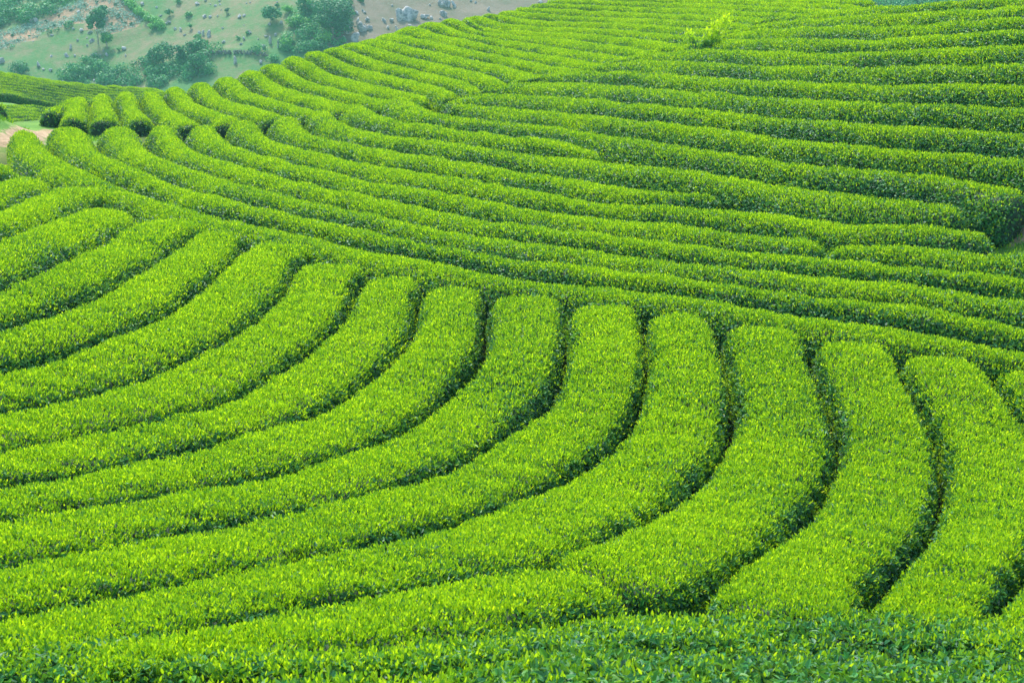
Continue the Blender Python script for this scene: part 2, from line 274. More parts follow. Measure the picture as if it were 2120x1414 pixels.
SCRUB=[[(-94.8,443.1),(-84.9,440.1),(-75,436.9),(-74.9,436),(-84.7,439),(-94.6,441.9)],
[(-165.5,461.3),(-157.2,465.1),(-150.7,470.3),(-146.4,472.3),(-140.6,473.4),(-140.4,472.8),(-146.2,471.4),(-150.4,469.4),(-156.9,464.2),(-165.2,460.4)],
[(-140.8,445.2),(-136.3,454.6),(-129.8,453.3),(-126.5,449.2),(-120.9,446.2),(-115.3,447.4),(-107.2,441.8),(-97.9,433.4),(-93.4,436.9),(-90.7,428.7),(-97.4,426.9),(-106.2,427),(-123.2,435.7),(-133.2,439.4),(-139.2,442.3)],
[(-74.3,439.4),(-71.8,442.8),(-63.5,448.7),(-53.7,441.3),(-50.5,438.9),(-54.8,437.7),(-61.8,434.7),(-69.4,436.1)],
[(-70.1,452.9),(-64.8,459.3),(-53.1,465.5),(-50.5,455.1),(-54,444),(-62.9,443.8)],
[(-104.3,439.1),(-102,446.4),(-96.3,449),(-93,436.7),(-91.8,428.4),(-99.4,429.7)]]
WOODS=[[(102.4,462.1),(105.1,476.5),(161.5,473.9),(156.5,457)],
[(-175,471.1),(-184.8,502.2),(-143.9,494.4),(-149.1,488.4),(-151.7,484.7),(-155.3,480.9),(-159.5,481.3),(-162.2,476.8),(-166.8,476),(-169.4,473.9)]]
CROP=[[(-170.5,462.1),(-174.6,474.9),(-168.8,474.5),(-160.9,477.8),(-154.4,483.7),(-147.3,488.2),(-145.3,493.1),(-130.5,488.5),(-124.1,476.8),(-119.5,470.2),(-128.5,464.3),(-132.6,464.8),(-140.1,472.8),(-146.4,472.3),(-150.9,470.9),(-157.2,465.1),(-165.5,461.3)]]
FAR_HEDGE=[[(-132.5,488.7),(-129.3,483.3),(-126.1,478.5),(-122.3,473.5),(-119,470.2),(-116.3,467.9),(-113.7,464.5)]]
TERRACES=[[(-94.6,442.2),(-89.5,440.8),(-83.2,439),(-78.5,437.4),(-74.9,436.1)],
[(-165.3,460.7),(-157,464.5),(-150.5,469.7),(-146.2,471.7),(-140.5,473.1)],
[(-130.7,463.6),(-125.5,465.1),(-120,469)]]
FAR_ROWS=[[(-49.8, 131.9), (-44.8, 131.8), (-39.4, 131.6), (-32.7, 131.5)], [(-62.7, 166.1), (-57.2, 168.2), (-39.4, 131.5), (-32.7, 131.4)], [(-61.9, 163.9), (-56.1, 164.7), (-50.0, 166.8), (-42.4, 170.3)], [(-61.3, 162.3), (-55.3, 162.4), (-49.5, 165.0), (-41.9, 168.0)], [(-60.8, 160.8), (-54.7, 160.4), (-49.1, 163.5), (-41.4, 166.2)], [(-60.3, 159.5), (-54.2, 158.9), (-48.6, 161.9), (-41.0, 164.5)], [(-59.6, 157.6), (-53.8, 157.6), (-48.2, 160.2), (-40.6, 162.5)], [(-58.8, 155.5), (-53.3, 156.2), (-47.6, 158.4), (-40.0, 160.2)], [(-58.0, 153.2), (-52.8, 154.5), (-47.1, 156.4), (-39.4, 157.6)], [(-51.3, 135.4), (-52.1, 152.4), (-46.5, 154.3), (-38.7, 154.7)], [(-49.8, 131.5), (-50.1, 146.6), (-45.6, 151.5), (-37.9, 151.5)]]
SMALL_ROWS=[[(-47.7, 131.7), (-51.7, 148.3), (-34.0, 100.9), (-32.7, 100.9)], [(-46.3, 127.8), (-47.1, 135.1), (-34.0, 100.9), (-32.7, 100.8)], [(-44.9, 123.7), (-45.5, 130.5), (-46.7, 138.7), (-46.0, 141.8)], [(-43.9, 120.8), (-44.0, 126.1), (-44.4, 131.7), (-43.2, 133.2)], [(-43.1, 118.6), (-42.7, 122.3), (-42.9, 127.3), (-41.7, 128.4)], [(-42.4, 116.7), (-41.8, 119.6), (-41.4, 122.6), (-40.1, 123.3)], [(-41.9, 115.1), (-41.2, 117.6), (-40.5, 119.7), (-39.1, 120.1)], [(-41.3, 113.6), (-40.6, 116.0), (-39.8, 117.8), (-38.4, 118.1)]]
SAND_A=[(-24.7, 64.1), (-23.7, 65.6), (-24.3, 70.8), (-26.2, 80.2), (-25.0, 80.1), (-23.4, 79.0), (-21.5, 76.7)]
SAND_B=[(-56.4, 157.3), (-54.5, 156.5), (-52.5, 155.3), (-50.4, 154.2)]
SAND_R=[(14.1, 36.9), (13.7, 36.6), (12.9, 36.1), (13.4, 36.1), (14.4, 36.0)]
MOUND=[(-26.8, 69.8), (-25.8, 70.9), (-25.3, 71.6), (-24.4, 71.0)]
# ------------------------------------------------------------------ land form
P_ = np.array(LAND, float).reshape(-1, 3)
def _u(r):
    return np.where(r > 0, r * r * np.log(np.maximum(r, 1e-9)), 0)
_K = P_[:, :2] / 30.
_n = len(_K)
_A = np.zeros((_n + 3, _n + 3))
_A[:_n, :_n] = _u(np.linalg.norm(_K[:, None] - _K[None], axis=-1)) + np.eye(_n) * 3e-3
_A[:_n, _n] = 1; _A[:_n, _n + 1:] = _K
_A[_n:, :_n] = _A[:_n, _n:].T
_W = np.linalg.solve(_A, np.r_[P_[:, 2], 0, 0, 0])
def canopy(x, y):
    x = np.clip(np.asarray(x, float), -92, 95); y = np.clip(np.asarray(y, float), -45, 212)
    out = np.empty(x.shape); xf = x.ravel() / 30.; yf = y.ravel() / 30.; o = np.empty(len(xf))
    for i in range(0, len(xf), 20000):
        q = np.stack([xf[i:i + 20000], yf[i:i + 20000]], -1)
        o[i:i + 20000] = _u(np.linalg.norm(q[:, None] - _K[None], axis=-1)) @ _W[:_n] + _W[_n] + q @ _W[_n + 1:]
    return o.reshape(x.shape)
def far_hill(x, y):
    yy = y - (415 - .10 * x + 9 * np.sin(x / 55.) + 4 * np.sin(x / 23. + 1))
    yy = np.where(yy > 200, 200 + (yy - 200) * .25, yy)
    up = .25 * (yy + np.sqrt(yy * yy + 324))
    return -46 + up + 2.0 * np.sin(x / 31. + y / 47.) + .72 * np.sin(x / 13. - y / 19.)
DROP = .90
def smooth(a, b, v):
    t = np.clip((v - a) / (b - a), 0, 1)
    return t * t * (3 - 2 * t)
def ground_z(x, y):
    x = np.asarray(x, float); y = np.asarray(y, float)
    n = canopy(x, y) - DROP
    n = n + 1.3 * np.exp(-(((x + 28.5) / 2.6) ** 2 + ((y - 70) / 4.) ** 2))
    n = n + .32 * np.exp(-((x - 14.4) ** 2 + (y - 35.7) ** 2) / 2.2)
    w = smooth(205, 330, y)
    w = np.maximum(w, smooth(85, 260, np.abs(x)) * smooth(60, 200, y))
    return n * (1 - w) + far_hill(x, y) * w

# ------------------------------------------------------------------ helpers
def vnoise(x, y, z, scale, seed=0):
    """cheap smooth 3-D noise in about -1..1: sums of sines in fixed random directions"""
    r = np.random.default_rng(seed)
    o = 0
    for k in range(7):
        d = r.normal(size=3); d /= np.linalg.norm(d)
        f = (1 + .5 * r.random()) / scale
        o = o + np.sin((x * d[0] + y * d[1] + z * d[2]) * f * 6.283 + r.random() * 6.28)
    return o / 2.6

def mesh_np(name, V, F4, mats, mat_idx=None, face_attr=None, point_attr=None, smooth_faces=False, F3=None):
    me = bpy.data.meshes.new(name)
    V = np.asarray(V, np.float32)
    n4 = len(F4); n3 = 0 if F3 is None else len(F3)
    me.vertices.add(len(V)); me.vertices.foreach_set('co', V.ravel())
    idx = np.asarray(F4, np.int32).ravel()
    st = np.arange(n4, dtype=np.int32) * 4
    if n3:
        st = np.r_[st, n4 * 4 + np.arange(n3, dtype=np.int32) * 3]
        idx = np.r_[idx, np.asarray(F3, np.int32).ravel()]
    me.loops.add(len(idx)); me.loops.foreach_set('vertex_index', idx.astype(np.int32))
    me.polygons.add(n4 + n3); me.polygons.foreach_set('loop_start', st.astype(np.int32))
    for m in mats: me.materials.append(m)
    if mat_idx is not None: me.polygons.foreach_set('material_index', np.asarray(mat_idx, np.int32))
    if smooth_faces is True: me.polygons.foreach_set('use_smooth', np.ones(n4 + n3, bool))
    elif smooth_faces is not False: me.polygons.foreach_set('use_smooth', smooth_faces)
    for nm, v in (face_attr or {}).items():
        a = me.attributes.new(nm, 'FLOAT', 'FACE'); a.data.foreach_set('value', np.asarray(v, np.float32))
    for nm, v in (point_attr or {}).items():
        a = me.attributes.new(nm, 'FLOAT', 'POINT'); a.data.foreach_set('value', np.asarray(v, np.float32))
    me.update(calc_edges=True)
    return me

def obj(name, me, parent=None, label=None, cat=None, group=None, kind=None, loc=None):
    o = bpy.data.objects.new(name, me)
    C.objects.link(o)
    if parent: o.parent = parent
    if loc is not None: o.location = loc
    if label: o['label'] = label
    if cat: o['category'] = cat
    if group: o['group'] = group
    if kind: o['kind'] = kind
    return o

def unit(v):
    return v / np.maximum(np.linalg.norm(v, axis=-1, keepdims=True), 1e-9)

# ------------------------------------------------------------------ materials
def new_mat(name):
    m = bpy.data.materials.new(name); m.use_nodes = True
    t = m.node_tree; p = t.nodes['Principled BSDF']
    return m, t, p
def nd(t, typ, **kw):
    n = t.nodes.new(typ)
    for k, v in kw.items(): setattr(n, k, v)
    return n
def ramp(t, stops, src, interp='LINEAR'):
    n = t.nodes.new('ShaderNodeValToRGB')
    cr = n.color_ramp; cr.interpolation = interp
    while len(cr.elements) > len(stops): cr.elements.remove(cr.elements[-1])
    while len(cr.elements) < len(stops): cr.elements.new(.5)
    for e, (p, c) in zip(cr.elements, stops):
        e.position = p; e.color = (*c, 1)
    t.links.new(src, n.inputs[0])
    return n.outputs[0]
def mixc(t, a, b, f, mode='MIX'):
    n = t.nodes.new('ShaderNodeMix'); n.data_type = 'RGBA'; n.blend_type = mode
    if isinstance(f, float): n.inputs[0].default_value = f
    else: t.links.new(f, n.inputs[0])
    for s, v in ((6, a), (7, b)):
        if isinstance(v, tuple): n.inputs[s].default_value = (*v, 1)
        else: t.links.new(v, n.inputs[s])
    return n.outputs[2]
def noise(t, scale, detail=4, rough=.55, vec=None):
    n = nd(t, 'ShaderNodeTexNoise'); n.inputs['Scale'].default_value = scale
    n.inputs['Detail'].default_value = detail; n.inputs['Roughness'].default_value = rough
    if vec is None:
        g = nd(t, 'ShaderNodeNewGeometry'); vec = g.outputs['Position']
    t.links.new(vec, n.inputs['Vector'])
    return n.outputs['Fac']
def attr(t, name):
    a = nd(t, 'ShaderNodeAttribute'); a.attribute_name = name
    return a.outputs['Fac']

def leaf_material(name, stops, rough=.42, trans=.35, tcol=(.40, .72, .01), spec=.32):
    m, t, p = new_mat(name)
    col = ramp(t, stops, attr(t, 'age'))
    v = attr(t, 'var')
    hs = nd(t, 'ShaderNodeHueSaturation')
    mh = nd(t, 'ShaderNodeMapRange'); t.links.new(v, mh.inputs[0]); mh.inputs[3].default_value = .475; mh.inputs[4].default_value = .52
    mv = nd(t, 'ShaderNodeMapRange'); t.links.new(v, mv.inputs[0]); mv.inputs[3].default_value = 1.35; mv.inputs[4].default_value = .65
    t.links.new(mh.outputs[0], hs.inputs['Hue']); t.links.new(mv.outputs[0], hs.inputs['Value'])
    t.links.new(col, hs.inputs['Color'])
    c = hs.outputs[0]
    t.links.new(c, p.inputs['Base Color'])
    p.inputs['Roughness'].default_value = rough
    p.inputs['Specular IOR Level'].default_value = spec
    tr = nd(t, 'ShaderNodeBsdfTranslucent')
    t.links.new(mixc(t, c, tcol, .35), tr.inputs[0])
    mx = nd(t, 'ShaderNodeMixShader')
    mr = nd(t, 'ShaderNodeMapRange'); t.links.new(attr(t, 'age'), mr.inputs[0]); mr.inputs[3].default_value = trans * .4; mr.inputs[4].default_value = trans * 1.3
    t.links.new(mr.outputs[0], mx.inputs[0])
    out = t.nodes['Material Output']
    t.links.new(p.outputs[0], mx.inputs[1]); t.links.new(tr.outputs[0], mx.inputs[2])
    t.links.new(mx.outputs[0], out.inputs[0])
    return m

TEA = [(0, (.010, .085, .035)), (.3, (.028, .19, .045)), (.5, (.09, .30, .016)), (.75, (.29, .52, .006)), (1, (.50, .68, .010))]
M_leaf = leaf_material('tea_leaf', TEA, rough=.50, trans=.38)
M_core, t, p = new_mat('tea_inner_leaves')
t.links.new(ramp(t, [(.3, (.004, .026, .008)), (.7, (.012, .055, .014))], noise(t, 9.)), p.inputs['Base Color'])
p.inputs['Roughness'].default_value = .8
M_tree = leaf_material('tree_leaf', [(0, (.012, .10, .05)), (.5, (.04, .27, .08)), (1, (.16, .50, .05))], rough=.55, trans=.25, tcol=(.12, .4, .05), spec=.3)
M_bark, t, p = new_mat('bark')
t.links.new(ramp(t, [(.3, (.16, .13, .10)), (.7, (.34, .30, .25))], noise(t, 3.)), p.inputs['Base Color'])
p.inputs['Roughness'].default_value = .9

# ground: soil between the rows, sand on the track, grass, the far meadow, bare slope
M_ground, t, p = new_mat('ground')
n1 = noise(t, .35, 8, .62); n2 = noise(t, 3., 6, .6); n3 = noise(t, .05, 8, .6)
soil = ramp(t, [(.3, (.02, .012, .008)), (.7, (.06, .032, .02))], n2)
grass = ramp(t, [(.3, (.07, .19, .025)), (.5, (.13, .27, .035)), (.72, (.26, .30, .08))], n1)
sand = ramp(t, [(.3, (.22, .17, .08)), (.55, (.40, .28, .17)), (.8, (.52, .41, .28))], n2)
mead = ramp(t, [(.34, (.04, .15, .045)), (.46, (.075, .18, .05)), (.54, (.15, .18, .08)), (.64, (.26, .19, .12))], noise(t, .045, 14, .82))
bare = ramp(t, [(.25, (.10, .115, .06)), (.5, (.17, .145, .10)), (.75, (.25, .20, .15))], noise(t, .12, 10, .7))
earth = ramp(t, [(.3, (.22, .17, .10)), (.6, (.36, .23, .14)), (.8, (.30, .30, .18))], noise(t, .2, 9, .65))
c = mixc(t, soil, grass, attr(t, 'grass'))
def soft(name, k=.5):
    a = attr(t, name)
    m1 = nd(t, 'ShaderNodeMath', operation='MULTIPLY_ADD'); t.links.new(n2, m1.inputs[0]); m1.inputs[1].default_value = k; t.links.new(a, m1.inputs[2])
    r1 = nd(t, 'ShaderNodeMapRange'); r1.clamp = True; t.links.new(m1.outputs[0], r1.inputs[0])
    r1.inputs[1].default_value = .5 + k * .5 - .12; r1.inputs[2].default_value = .5 + k * .5 + .12
    return r1.outputs[0]
c = mixc(t, c, sand, soft('sand', .9))
c = mixc(t, c, mead, attr(t, 'meadow'))
c = mixc(t, c, bare, soft('bare', .8))
c = mixc(t, c, earth, soft('crop', .3))
t.links.new(c, p.inputs['Base Color'])
p.inputs['Roughness'].default_value = .95
p.inputs['Specular IOR Level'].default_value = .2
bmp = nd(t, 'ShaderNodeBump'); bmp.inputs['Strength'].default_value = .6; bmp.inputs['Distance'].default_value = .5
t.links.new(noise(t, .8, 10, .7), bmp.inputs['Height']); t.links.new(bmp.outputs[0], p.inputs['Normal'])

M_rock, t, p = new_mat('limestone')
t.links.new(ramp(t, [(.36, (.10, .11, .11)), (.5, (.36, .36, .35)), (.66, (.66, .62, .56))], noise(t, .9, 12, .78)), p.inputs['Base Color'])
p.inputs['Roughness'].default_value = .85
bmp = nd(t, 'ShaderNodeBump'); bmp.inputs['Strength'].default_value = .8; bmp.inputs['Distance'].default_value = .4
t.links.new(noise(t, 1.5, 10, .7), bmp.inputs['Height']); t.links.new(bmp.outputs[0], p.inputs['Normal'])

# ------------------------------------------------------------------ polylines
def poly_len(P):
    return np.r_[0, np.cumsum(np.linalg.norm(np.diff(P, axis=0), axis=1))]
def resamp(P, n=None, step=None):
    d = poly_len(P)
    if n is None: n = max(4, int(d[-1] / step) + 1)
    s = np.linspace(0, d[-1], n)
    return np.stack([np.interp(s, d, P[:, k]) for k in range(P.shape[1])], 1)
def curve(P, step=.3, it=3):
    P = resamp(np.asarray(P, float), step=step)
    for _ in range(it):
        P[1:-1] = .25 * P[:-2] + .5 * P[1:-1] + .25 * P[2:]
    return P
def nearest(p, Q):
    a = Q[:-1]; ab = Q[1:] - a
    tt = np.clip(((p - a) * ab).sum(1) / np.maximum((ab * ab).sum(1), 1e-9), 0, 1)
    c_ = a + tt[:, None] * ab
    d = np.linalg.norm(c_ - p, axis=1); j = d.argmin()
    L = poly_len(Q)
    return d[j], L[j] + tt[j] * (L[j + 1] - L[j]), L[-1]
def cut(P, s0, s1):
    d = poly_len(P); s = np.linspace(s0, s1, max(6, int((s1 - s0) / .25)))
    return np.stack([np.interp(s, d, P[:, k]) for k in range(2)], 1)
L_ = {k: curve(np.array(v, float).reshape(-1, 2)) for k, v in LINES.items()}
def pair(a, b):
    """centre line and width of the strip between two boundary lines"""
    A, B = L_[a], L_[b]
    la, lb = poly_len(A)[-1], poly_len(B)[-1]
    a0, a1, b0, b1 = 0, la, 0, lb
    for end in (0, 1):
        pa, pb = (A[0], B[0]) if end == 0 else (A[-1], B[-1])
        if np.linalg.norm(pa - pb) > 3.4:
            da, sb, _ = nearest(pa, B); db, sa, _ = nearest(pb, A)
            if da < db:
                if end == 0: b0 = sb
                else: b1 = sb
            else:
                if end == 0: a0 = sa
                else: a1 = sa
    n = int(max(a1 - a0, b1 - b0) / .22)
    A = resamp(cut(A, a0, a1), n=n); B = resamp(cut(B, b0, b1), n=n)
    # re-pair: nearest points, monotone
    M = (A + B) / 2
    for _ in range(2):
        T = np.gradient(M, axis=0); T /= np.maximum(np.linalg.norm(T, axis=1, keepdims=True), 1e-9)
        Nn = np.stack([-T[:, 1], T[:, 0]], 1)
        wa = np.array([nearest(m, A)[0] for m in M]); wb = np.array([nearest(m, B)[0] for m in M])
        sgn = np.sign(((A - M) * Nn).sum(1).mean())
        sh = (wa - wb) / 2
        k = np.ones(9) / 9
        shp = np.convolve(np.pad(sh, 4, mode='edge'), k, 'valid')
        M = M + Nn * sgn * shp[:, None]
    W = wa + wb
    W = np.convolve(np.pad(W, 4, mode='edge'), np.ones(9) / 9, 'valid')
    return M, np.clip(W, .7, 2.5)

# ------------------------------------------------------------------ tea hedges
NT = 17
TOTAL = [0]
def hedge_mesh(M, W, gap=.2, H=1.12, box=2.05, ends=(True, True), ext=(.4, .3), seed=0, dens=1., young=1., lsize=1.):
    W = np.asarray(W, float)
    # lengthen the ends
    if ext[0] > 0:
        d = M[0] - M[min(4, len(M) - 1)]; d /= np.linalg.norm(d)
        M = np.r_[[M[0] + d * ext[0] * W[0]], M]; W = np.r_[W[0], W]
    if ext[1] > 0:
        d = M[-1] - M[-min(5, len(M))]; d /= np.linalg.norm(d)
        M = np.r_[M, [M[-1] + d * ext[1] * W[-1]]]; W = np.r_[W, W[-1]]
    L = poly_len(M)
    tot = L[-1]
    dist0 = max(9, np.hypot(*M.mean(0)))
    step = float(np.clip(dist0 / 160., .14, .5))
    # finer steps near rounded ends
    s = np.linspace(0, tot, max(12, int(tot / step)))
    e = .9 * (1 - np.cos(np.linspace(0, np.pi / 2, 8)))
    s = np.unique(np.r_[s[(s > .9) & (s < tot - .9)], e, tot - e])
    X = np.interp(s, L, M[:, 0]); Y = np.interp(s, L, M[:, 1]); w = np.interp(s, L, W)
    r_ = np.random.default_rng(seed)
    # slow wander of width and height, as grown plants have
    w = w * (1 + .02 * vnoise(s, 0 * s, 0 * s + seed, 4.3, seed))
    T = np.stack([np.gradient(X, s), np.gradient(Y, s)], 1); T = unit(T)
    N2 = np.stack([-T[:, 1], T[:, 0]], 1)
    hw = w / 2 - gap / 2
    fe = np.ones(len(s))
    for k, on in enumerate(ends):
        dd = s if k == 0 else tot - s
        rr = .85 if on else .3
        q = np.clip(dd / rr, 0, 1)
        fe = fe * (1 - (1 - q) ** 2.6) ** (1 / 2.6)
    th = np.linspace(0, np.pi, NT)
    cx = np.sign(np.cos(th)) * np.abs(np.cos(th)) ** (2 / box)
    sz = np.abs(np.sin(th)) ** (2 / (box * .93))
    lat = hw[:, None] * cx[None] * np.maximum(fe, .02)[:, None]
    bulge = 1.0 - .10 * (1 - sz[None]) ** 2
    PX = X[:, None] + N2[:, 0:1] * lat * bulge
    PY = Y[:, None] + N2[:, 1:2] * lat * bulge
    g0 = ground_z(X, Y)
    ed = ground_z(X + N2[:, 0] * hw, Y + N2[:, 1] * hw); ed2 = ground_z(X - N2[:, 0] * hw, Y - N2[:, 1] * hw)
    lean = (ed - ed2) / 2
    GZ = g0[:, None] + lean[:, None] * (lat / hw[:, None])
    HH = (H * (1 + .025 * vnoise(s, 0 * s, 0 * s + seed * 3., 3.7, seed + 5)))[:, None] * sz[None] * (np.maximum(fe, .02)[:, None] ** .55)
    PZ = GZ + HH
    P = np.stack([PX, PY, PZ], -1)
    ds = np.gradient(P, axis=0); dt = np.gradient(P, axis=1)
    Nn = unit(np.cross(dt, ds) + np.array([0, 0, 1e-5]))
    if Nn[len(s) // 2, NT // 2, 2] < 0: Nn = -Nn
    lump = .03 * vnoise(PX, PY, PZ, .42, 3) + .022 * vnoise(PX, PY, PZ, 1.3, 4)
    P = P + Nn * lump[..., None]
    topn = sz[None] * np.maximum(fe, .02)[:, None] ** .55
    # core
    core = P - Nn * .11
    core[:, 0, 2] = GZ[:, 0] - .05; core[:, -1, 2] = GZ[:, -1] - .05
    ns = len(s)
    I = (np.arange(ns - 1)[:, None] * NT + np.arange(NT - 1)[None]).ravel()
    F = np.stack([I, I + 1, I + NT + 1, I + NT], 1)
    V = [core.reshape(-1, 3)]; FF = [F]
    # leaves
    dist = np.sqrt(P[:, NT // 2, 0] ** 2 + P[:, NT // 2, 1] ** 2)
    scale = (np.clip(dist, 9, 400) / 14.) ** .40                     # leaves get a little larger with distance
    scale = np.maximum(scale, .9)
    scale = scale * lsize
    dn = 1650. / scale ** 2.0 * dens
    per = 2 * hw + 1.5 * H
    seg = np.gradient(s)
    # dome cells: uniform in arc length around the section
    arc = np.linalg.norm(np.diff(P[ns // 2], axis=0), axis=1); acdf = np.r_[0, np.cumsum(arc)]; acdf /= acdf[-1]
    ccdf = np.cumsum(dn * per * seg * np.maximum(fe, .25)); cnt = int(ccdf[-1]); ccdf /= ccdf[-1]
    u = np.interp(r_.random(cnt), np.r_[0, ccdf], np.r_[0, np.arange(1, ns + 1)]) * (ns - 1) / ns
    v = np.interp(r_.random(cnt), acdf, np.arange(NT))
    i = np.clip(u.astype(int), 0, ns - 2); j = np.clip(v.astype(int), 0, NT - 2); a = (u - i)[:, None]; b = (v - j)[:, None]
    def bil(Q):
        return (Q[i, j] * (1 - a) * (1 - b) + Q[i + 1, j] * a * (1 - b) + Q[i, j + 1] * (1 - a) * b + Q[i + 1, j + 1] * a * b)
    p0 = bil(P); nn = unit(bil(Nn)); tp = bil(topn[..., None])[:, 0]
    sc_ = np.interp(u, np.arange(ns), scale)
    up = np.array([0, 0, 1.])
    patch = .5 + .5 * vnoise(p0[:, 0], p0[:, 1], p0[:, 2], 3.6, 8)
    fine = vnoise(p0[:, 0], p0[:, 1], p0[:, 2], .28, 9)
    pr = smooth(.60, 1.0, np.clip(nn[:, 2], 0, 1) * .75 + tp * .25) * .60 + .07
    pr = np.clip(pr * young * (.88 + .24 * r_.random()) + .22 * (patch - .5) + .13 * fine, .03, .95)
    yg = r_.random(cnt) < pr
    # shoots come as a spray of three leaves
    rep = np.where(yg, 2, 1)
    idx = np.repeat(np.arange(cnt), rep)
    p0, nn, tp, sc_, yg, patch, fine = p0[idx], nn[idx], tp[idx], sc_[idx], yg[idx], patch[idx], fine[idx]
    n = len(idx)
    TOTAL[0] += n
    rnd = unit(r_.normal(size=(n, 3)))
    y1 = yg[:, None]
    d = np.where(y1, up * .75 + nn * .35 + rnd * .62, nn * .35 + rnd * .95 + up * .12)
    d = unit(d)
    fn = np.where(y1, unit(r_.normal(size=(n, 3))), nn * .9 + up * .35 + .55 * unit(r_.normal(size=(n, 3))))
    side = unit(np.cross(d, fn)); fnn = np.cross(side, d)
    ln = np.where(yg, .053, .086) * sc_ * (.7 + .6 * r_.random(n))
    wd_ = ln * np.where(yg, .36, .48)
    off = np.where(yg, -.02 + .09 * r_.random(n) ** 2, -.13 + .145 * r_.random(n)) * np.minimum(sc_, 1.6)
    base = p0 + nn * off[:, None] - d * (ln * .35)[:, None]
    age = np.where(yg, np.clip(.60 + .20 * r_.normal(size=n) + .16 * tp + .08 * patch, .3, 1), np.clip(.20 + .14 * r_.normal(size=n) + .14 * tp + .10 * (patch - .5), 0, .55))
    var = r_.random(n)
    l1 = ln[:, None]; w1 = wd_[:, None]
    near = dist.min() < 27
    v0 = len(V[0])
    if near:
        droop = np.where(y1, .06, -.22) * l1
        B0 = base; TP = base + d * l1 + fnn * droop
        S1 = base + d * l1 * .36 + fnn * (.12 * w1) + side * w1 * .5; S2 = base + d * l1 * .74 + fnn * (.10 * w1 + droop * .4) + side * w1 * .36
        R1 = base + d * l1 * .36 + fnn * (.12 * w1) - side * w1 * .5; R2 = base + d * l1 * .74 + fnn * (.10 * w1 + droop * .4) - side * w1 * .36
        LV = np.stack([B0, S1, S2, TP, R2, R1], 1).reshape(-1, 3)
        k = v0 + np.arange(n)[:, None] * 6
        LF = np.concatenate([k + np.array([[0, 1, 2, 3]]), k + np.array([[0, 3, 4, 5]])], 0)
        age_f = np.r_[age, age]; var_f = np.r_[var, var]
    else:
        B0 = base; TP = base + d * l1
        S1 = base + d * l1 * .45 + side * w1 * .58 + fnn * .06 * l1; R1 = base + d * l1 * .45 - side * w1 * .58 + fnn * .06 * l1
        LV = np.stack([B0, S1, TP, R1], 1).reshape(-1, 3)
        k = v0 + np.arange(n)[:, None] * 4
        LF = k + np.array([[0, 1, 2, 3]])
        age_f, var_f = age, var
    V = np.concatenate([V[0], LV]); Fq = np.concatenate([F, LF])
    mi = np.r_[np.zeros(len(F), int), np.ones(len(LF), int)]
    sm = np.r_[np.ones(len(F), bool), np.zeros(len(LF), bool)]
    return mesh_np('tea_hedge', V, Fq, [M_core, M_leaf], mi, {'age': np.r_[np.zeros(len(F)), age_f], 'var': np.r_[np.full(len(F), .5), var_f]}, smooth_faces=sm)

ORD = ['first', 'second', 'third', 'fourth', 'fifth', 'sixth', 'seventh', 'eighth', 'ninth', 'tenth', 'eleventh', 'twelfth', 'thirteenth', 'fourteenth', 'fifteenth', 'sixteenth', 'seventeenth', 'eighteenth', 'nineteenth', 'twentieth']
def row(a, b, label, group, **kw):
    M, W = pair(a, b)
    me = hedge_mesh(M, W, seed=abs(hash_(a + b)) % 9973, **kw)
    return obj('tea_hedge', me, label=label, cat='tea hedge', group=group)
def hash_(s):
    h = 7
    for ch in s: h = (h * 131 + ord(ch)) % 1000003
    return h

GA = ['g01', 'g12', 'g23', 'g34', 'g45', 'g56', 'g67', 'g78', 'g89', 'g910', 'g1011', 'g1112', 'g1213', 'g1314', 'g1415', 'g1516', 'g1617', 'g1718']
for k in range(17):
    tail = {13: 'and ending at the dark pit', 14: 'and ending at the front hedge'}.get(k, '')
    lab = 'curved foreground tea hedge, %s rounded head from the left along the diagonal hedge' % ORD[k]
    ga, gb = GA[k], GA[k + 1]
    if k == 13: ga, gb = 'g1314e', 'g1415e'
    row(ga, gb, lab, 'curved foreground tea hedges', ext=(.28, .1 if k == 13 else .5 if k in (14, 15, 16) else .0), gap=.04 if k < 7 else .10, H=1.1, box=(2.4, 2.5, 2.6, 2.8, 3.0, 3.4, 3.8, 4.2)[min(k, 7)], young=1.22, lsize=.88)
row('g1314f', 'f1', 'tea hedge whose blunt right end stops at the dark pit near the bottom', 'curved foreground tea hedges', ext=(.1, 0), gap=.05, H=1.1, box=3.4, young=1.1, lsize=.95)
row('f0', 'fm', 'broad front tea hedge crossing the whole width just above the bottom edge', 'front tea hedges', ext=(0, 0), gap=0, H=1.08, young=.30, box=4, lsize=1.1)
Mf = L_['fm'] + np.array([0, -.95])
obj('tea_hedge', hedge_mesh(resamp(Mf, step=.25), np.full(len(resamp(Mf, step=.25)), 2.0), gap=-.3, H=1.08, ext=(0, 0), seed=77, young=.08, box=4, lsize=1.25), label='nearest tea hedge, of which only the leafy top shows along the bottom edge', cat='tea hedge', group='front tea hedges')

